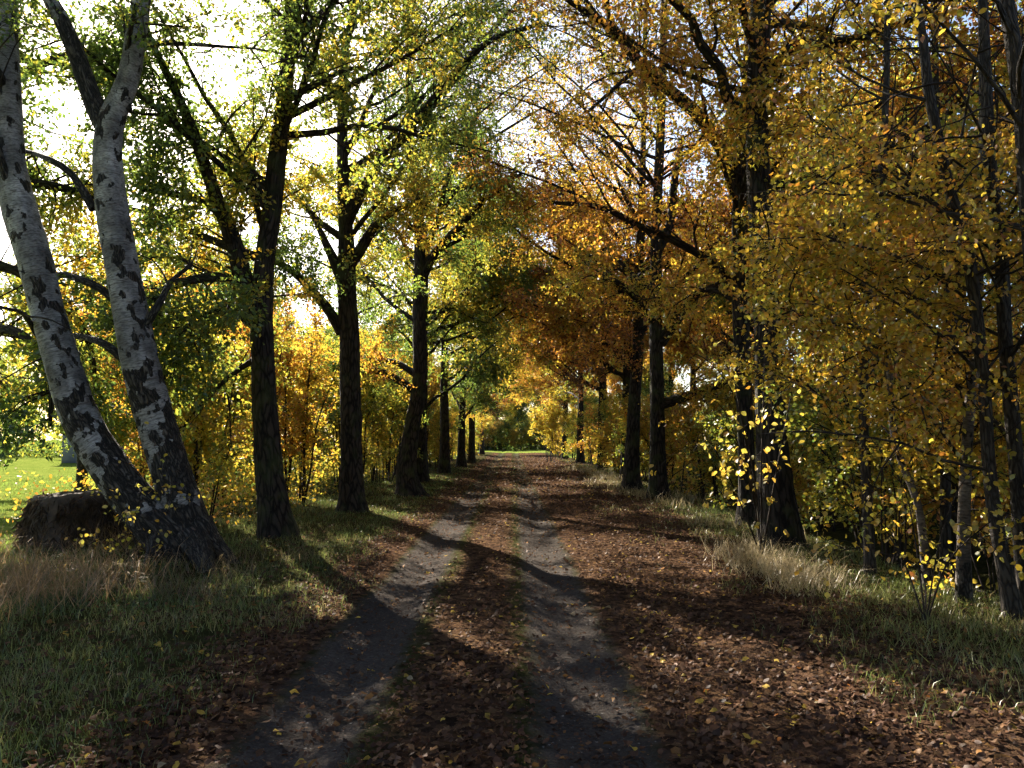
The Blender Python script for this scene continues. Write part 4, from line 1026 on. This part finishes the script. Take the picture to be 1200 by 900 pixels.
x, y = scatter(150000, -6.0, 6.0, 2.8, 75, lit_dens, 1.3)
n = len(x)
kc = g.choice(6, n, p=(.32, .26, .2, .14, .055, .025))
c = LC[kc] * g.uniform(.4, 1.2, n)[:, None]
a = g.uniform(0, 6.283, n)
ax = np.stack([np.cos(a), np.sin(a), g.normal(size=n) * .25], 1)
nr = unit(np.stack([g.normal(size=n) * .38, g.normal(size=n) * .38, np.ones(n)], 1))
Ls = (.018 + .046 * g.beta(2, 2, n)) * np.clip(y / 16, 1, 2.0)
V, F, C = leaf_geo(np.stack([x, y, gz(x, y) + g.uniform(.004, .03, n)], 1), ax, nr, Ls, Ls * g.uniform(.5, .75, n), c, T_CURL, g.uniform(.3, 2.4, n), jit=g)
x, y = scatter(18000, -2.2, 1.6, 2.8, 14, lambda x, y: .7 + 0 * x, 1.6)      # crumbs and twig bits on the track
n = len(x); a = g.uniform(0, 6.283, n); Lb = g.uniform(.006, .022, n)
b_ = leaf_geo(np.stack([x, y, gz(x, y) + .004], 1), np.stack([np.cos(a), np.sin(a), .1 * g.normal(size=n)], 1), unit(np.stack([.4 * g.normal(size=n), .4 * g.normal(size=n), 1 + 0 * a], 1)), Lb, Lb * g.uniform(.15, .7, n), LC[g.choice(4, n)] * g.uniform(.5, 1.4, n)[:, None], T_RHOMB)
V, F, C = join([(V, F, C), b_])
tag(link('leaf_litter', mesh('leaf_litter', V, F, [M_LITTER], {'leaf_col': ('FLOAT_COLOR', C)})), 'thick brown fallen leaves covering the track edges and right verge', 'leaf litter', kind='stuff')
print('litter tris', len(F))
x, y = scatter(2600, XC - 1.3, XC + 1.3, 3, 12, lambda x, y: .6 * np.exp(-((np.abs(x - XC) - .8) / .3) ** 2), 1.6)
n = len(x); oc = np.array([(1, 0, 0), (-1, 0, 0), (0, 1, 0), (0, -1, 0), (0, 0, .6), (.6, .6, .35), (-.6, .6, .35), (.6, -.6, .35), (-.6, -.6, .35)], float)
of = np.array([(0, 5, 4), (5, 2, 4), (2, 6, 4), (6, 1, 4), (1, 8, 4), (8, 3, 4), (3, 7, 4), (7, 0, 4)])
sz = .003 + .011 * g.beta(1.2, 3.5, n)
V = np.stack([x, y, gz(x, y) - .001], 1)[:, None] + oc[None] * sz[:, None, None] * g.uniform(.7, 1.3, (n, 9, 3))
F = (np.arange(n) * 9)[:, None, None] + of[None]
tag(link('gravel', mesh('gravel', V.reshape(-1, 3), F.reshape(-1, 3), [plain_mat('pebble', (.11, .10, .09), .85, .5, 30)], smooth=True)), 'small grey stones pressed into the two wheel tracks', 'gravel', kind='stuff')
# the most noticeable leaves lie on top, each its own object
KIN = [('brown', 'lobed', (.15, .085, .045)), ('tan', 'lobed', (.20, .125, .07)), ('yellow', 'oval', (.45, .31, .05)), ('orange', 'lobed', (.38, .13, .025)), ('pale', 'oval', (.30, .24, .14))]
FM = []
for nm, sh, c in KIN:
    me = leaf_shape('fallen_leaf', sh, c); me.materials.clear(); me.materials.append(M_LITTER); FM.append(me)
x, y = scatter(2600, -3.6, 4.4, 3.5, 11.5, lambda x, y: np.maximum(lit_dens(x, y), .3) * (np.abs(x) < .66 * y), 1.6)
for k in range(min(300, len(x))):
    j = int(g.choice(5, p=(.34, .28, .2, .08, .10)))
    o = link('fallen_leaf', FM[j])
    s_ = float(g.uniform(.04, .07)); o.scale = (s_, s_ * float(g.uniform(.8, 1.2)), s_ * float(g.uniform(.8, 3.0)))
    o.location = (float(x[k]), float(y[k]), gz1(x[k], y[k]) + .016)
    o.rotation_euler = (float(g.normal() * .25), float(g.normal() * .25), float(g.uniform(0, 6.28)))
    u = x[k] - XC
    where = 'left grass verge' if u < -1.5 else 'bare wheel track' if .45 < abs(u) < 1.15 else 'leafy strip between the wheel tracks' if abs(u) <= .45 else 'track edge' if u < 0 else 'leaf-strewn right side'
    tag(o, f'{KIN[j][0]} fallen leaf lying on the {where}', 'leaf', f'{KIN[j][0]} fallen leaves on the {where}')
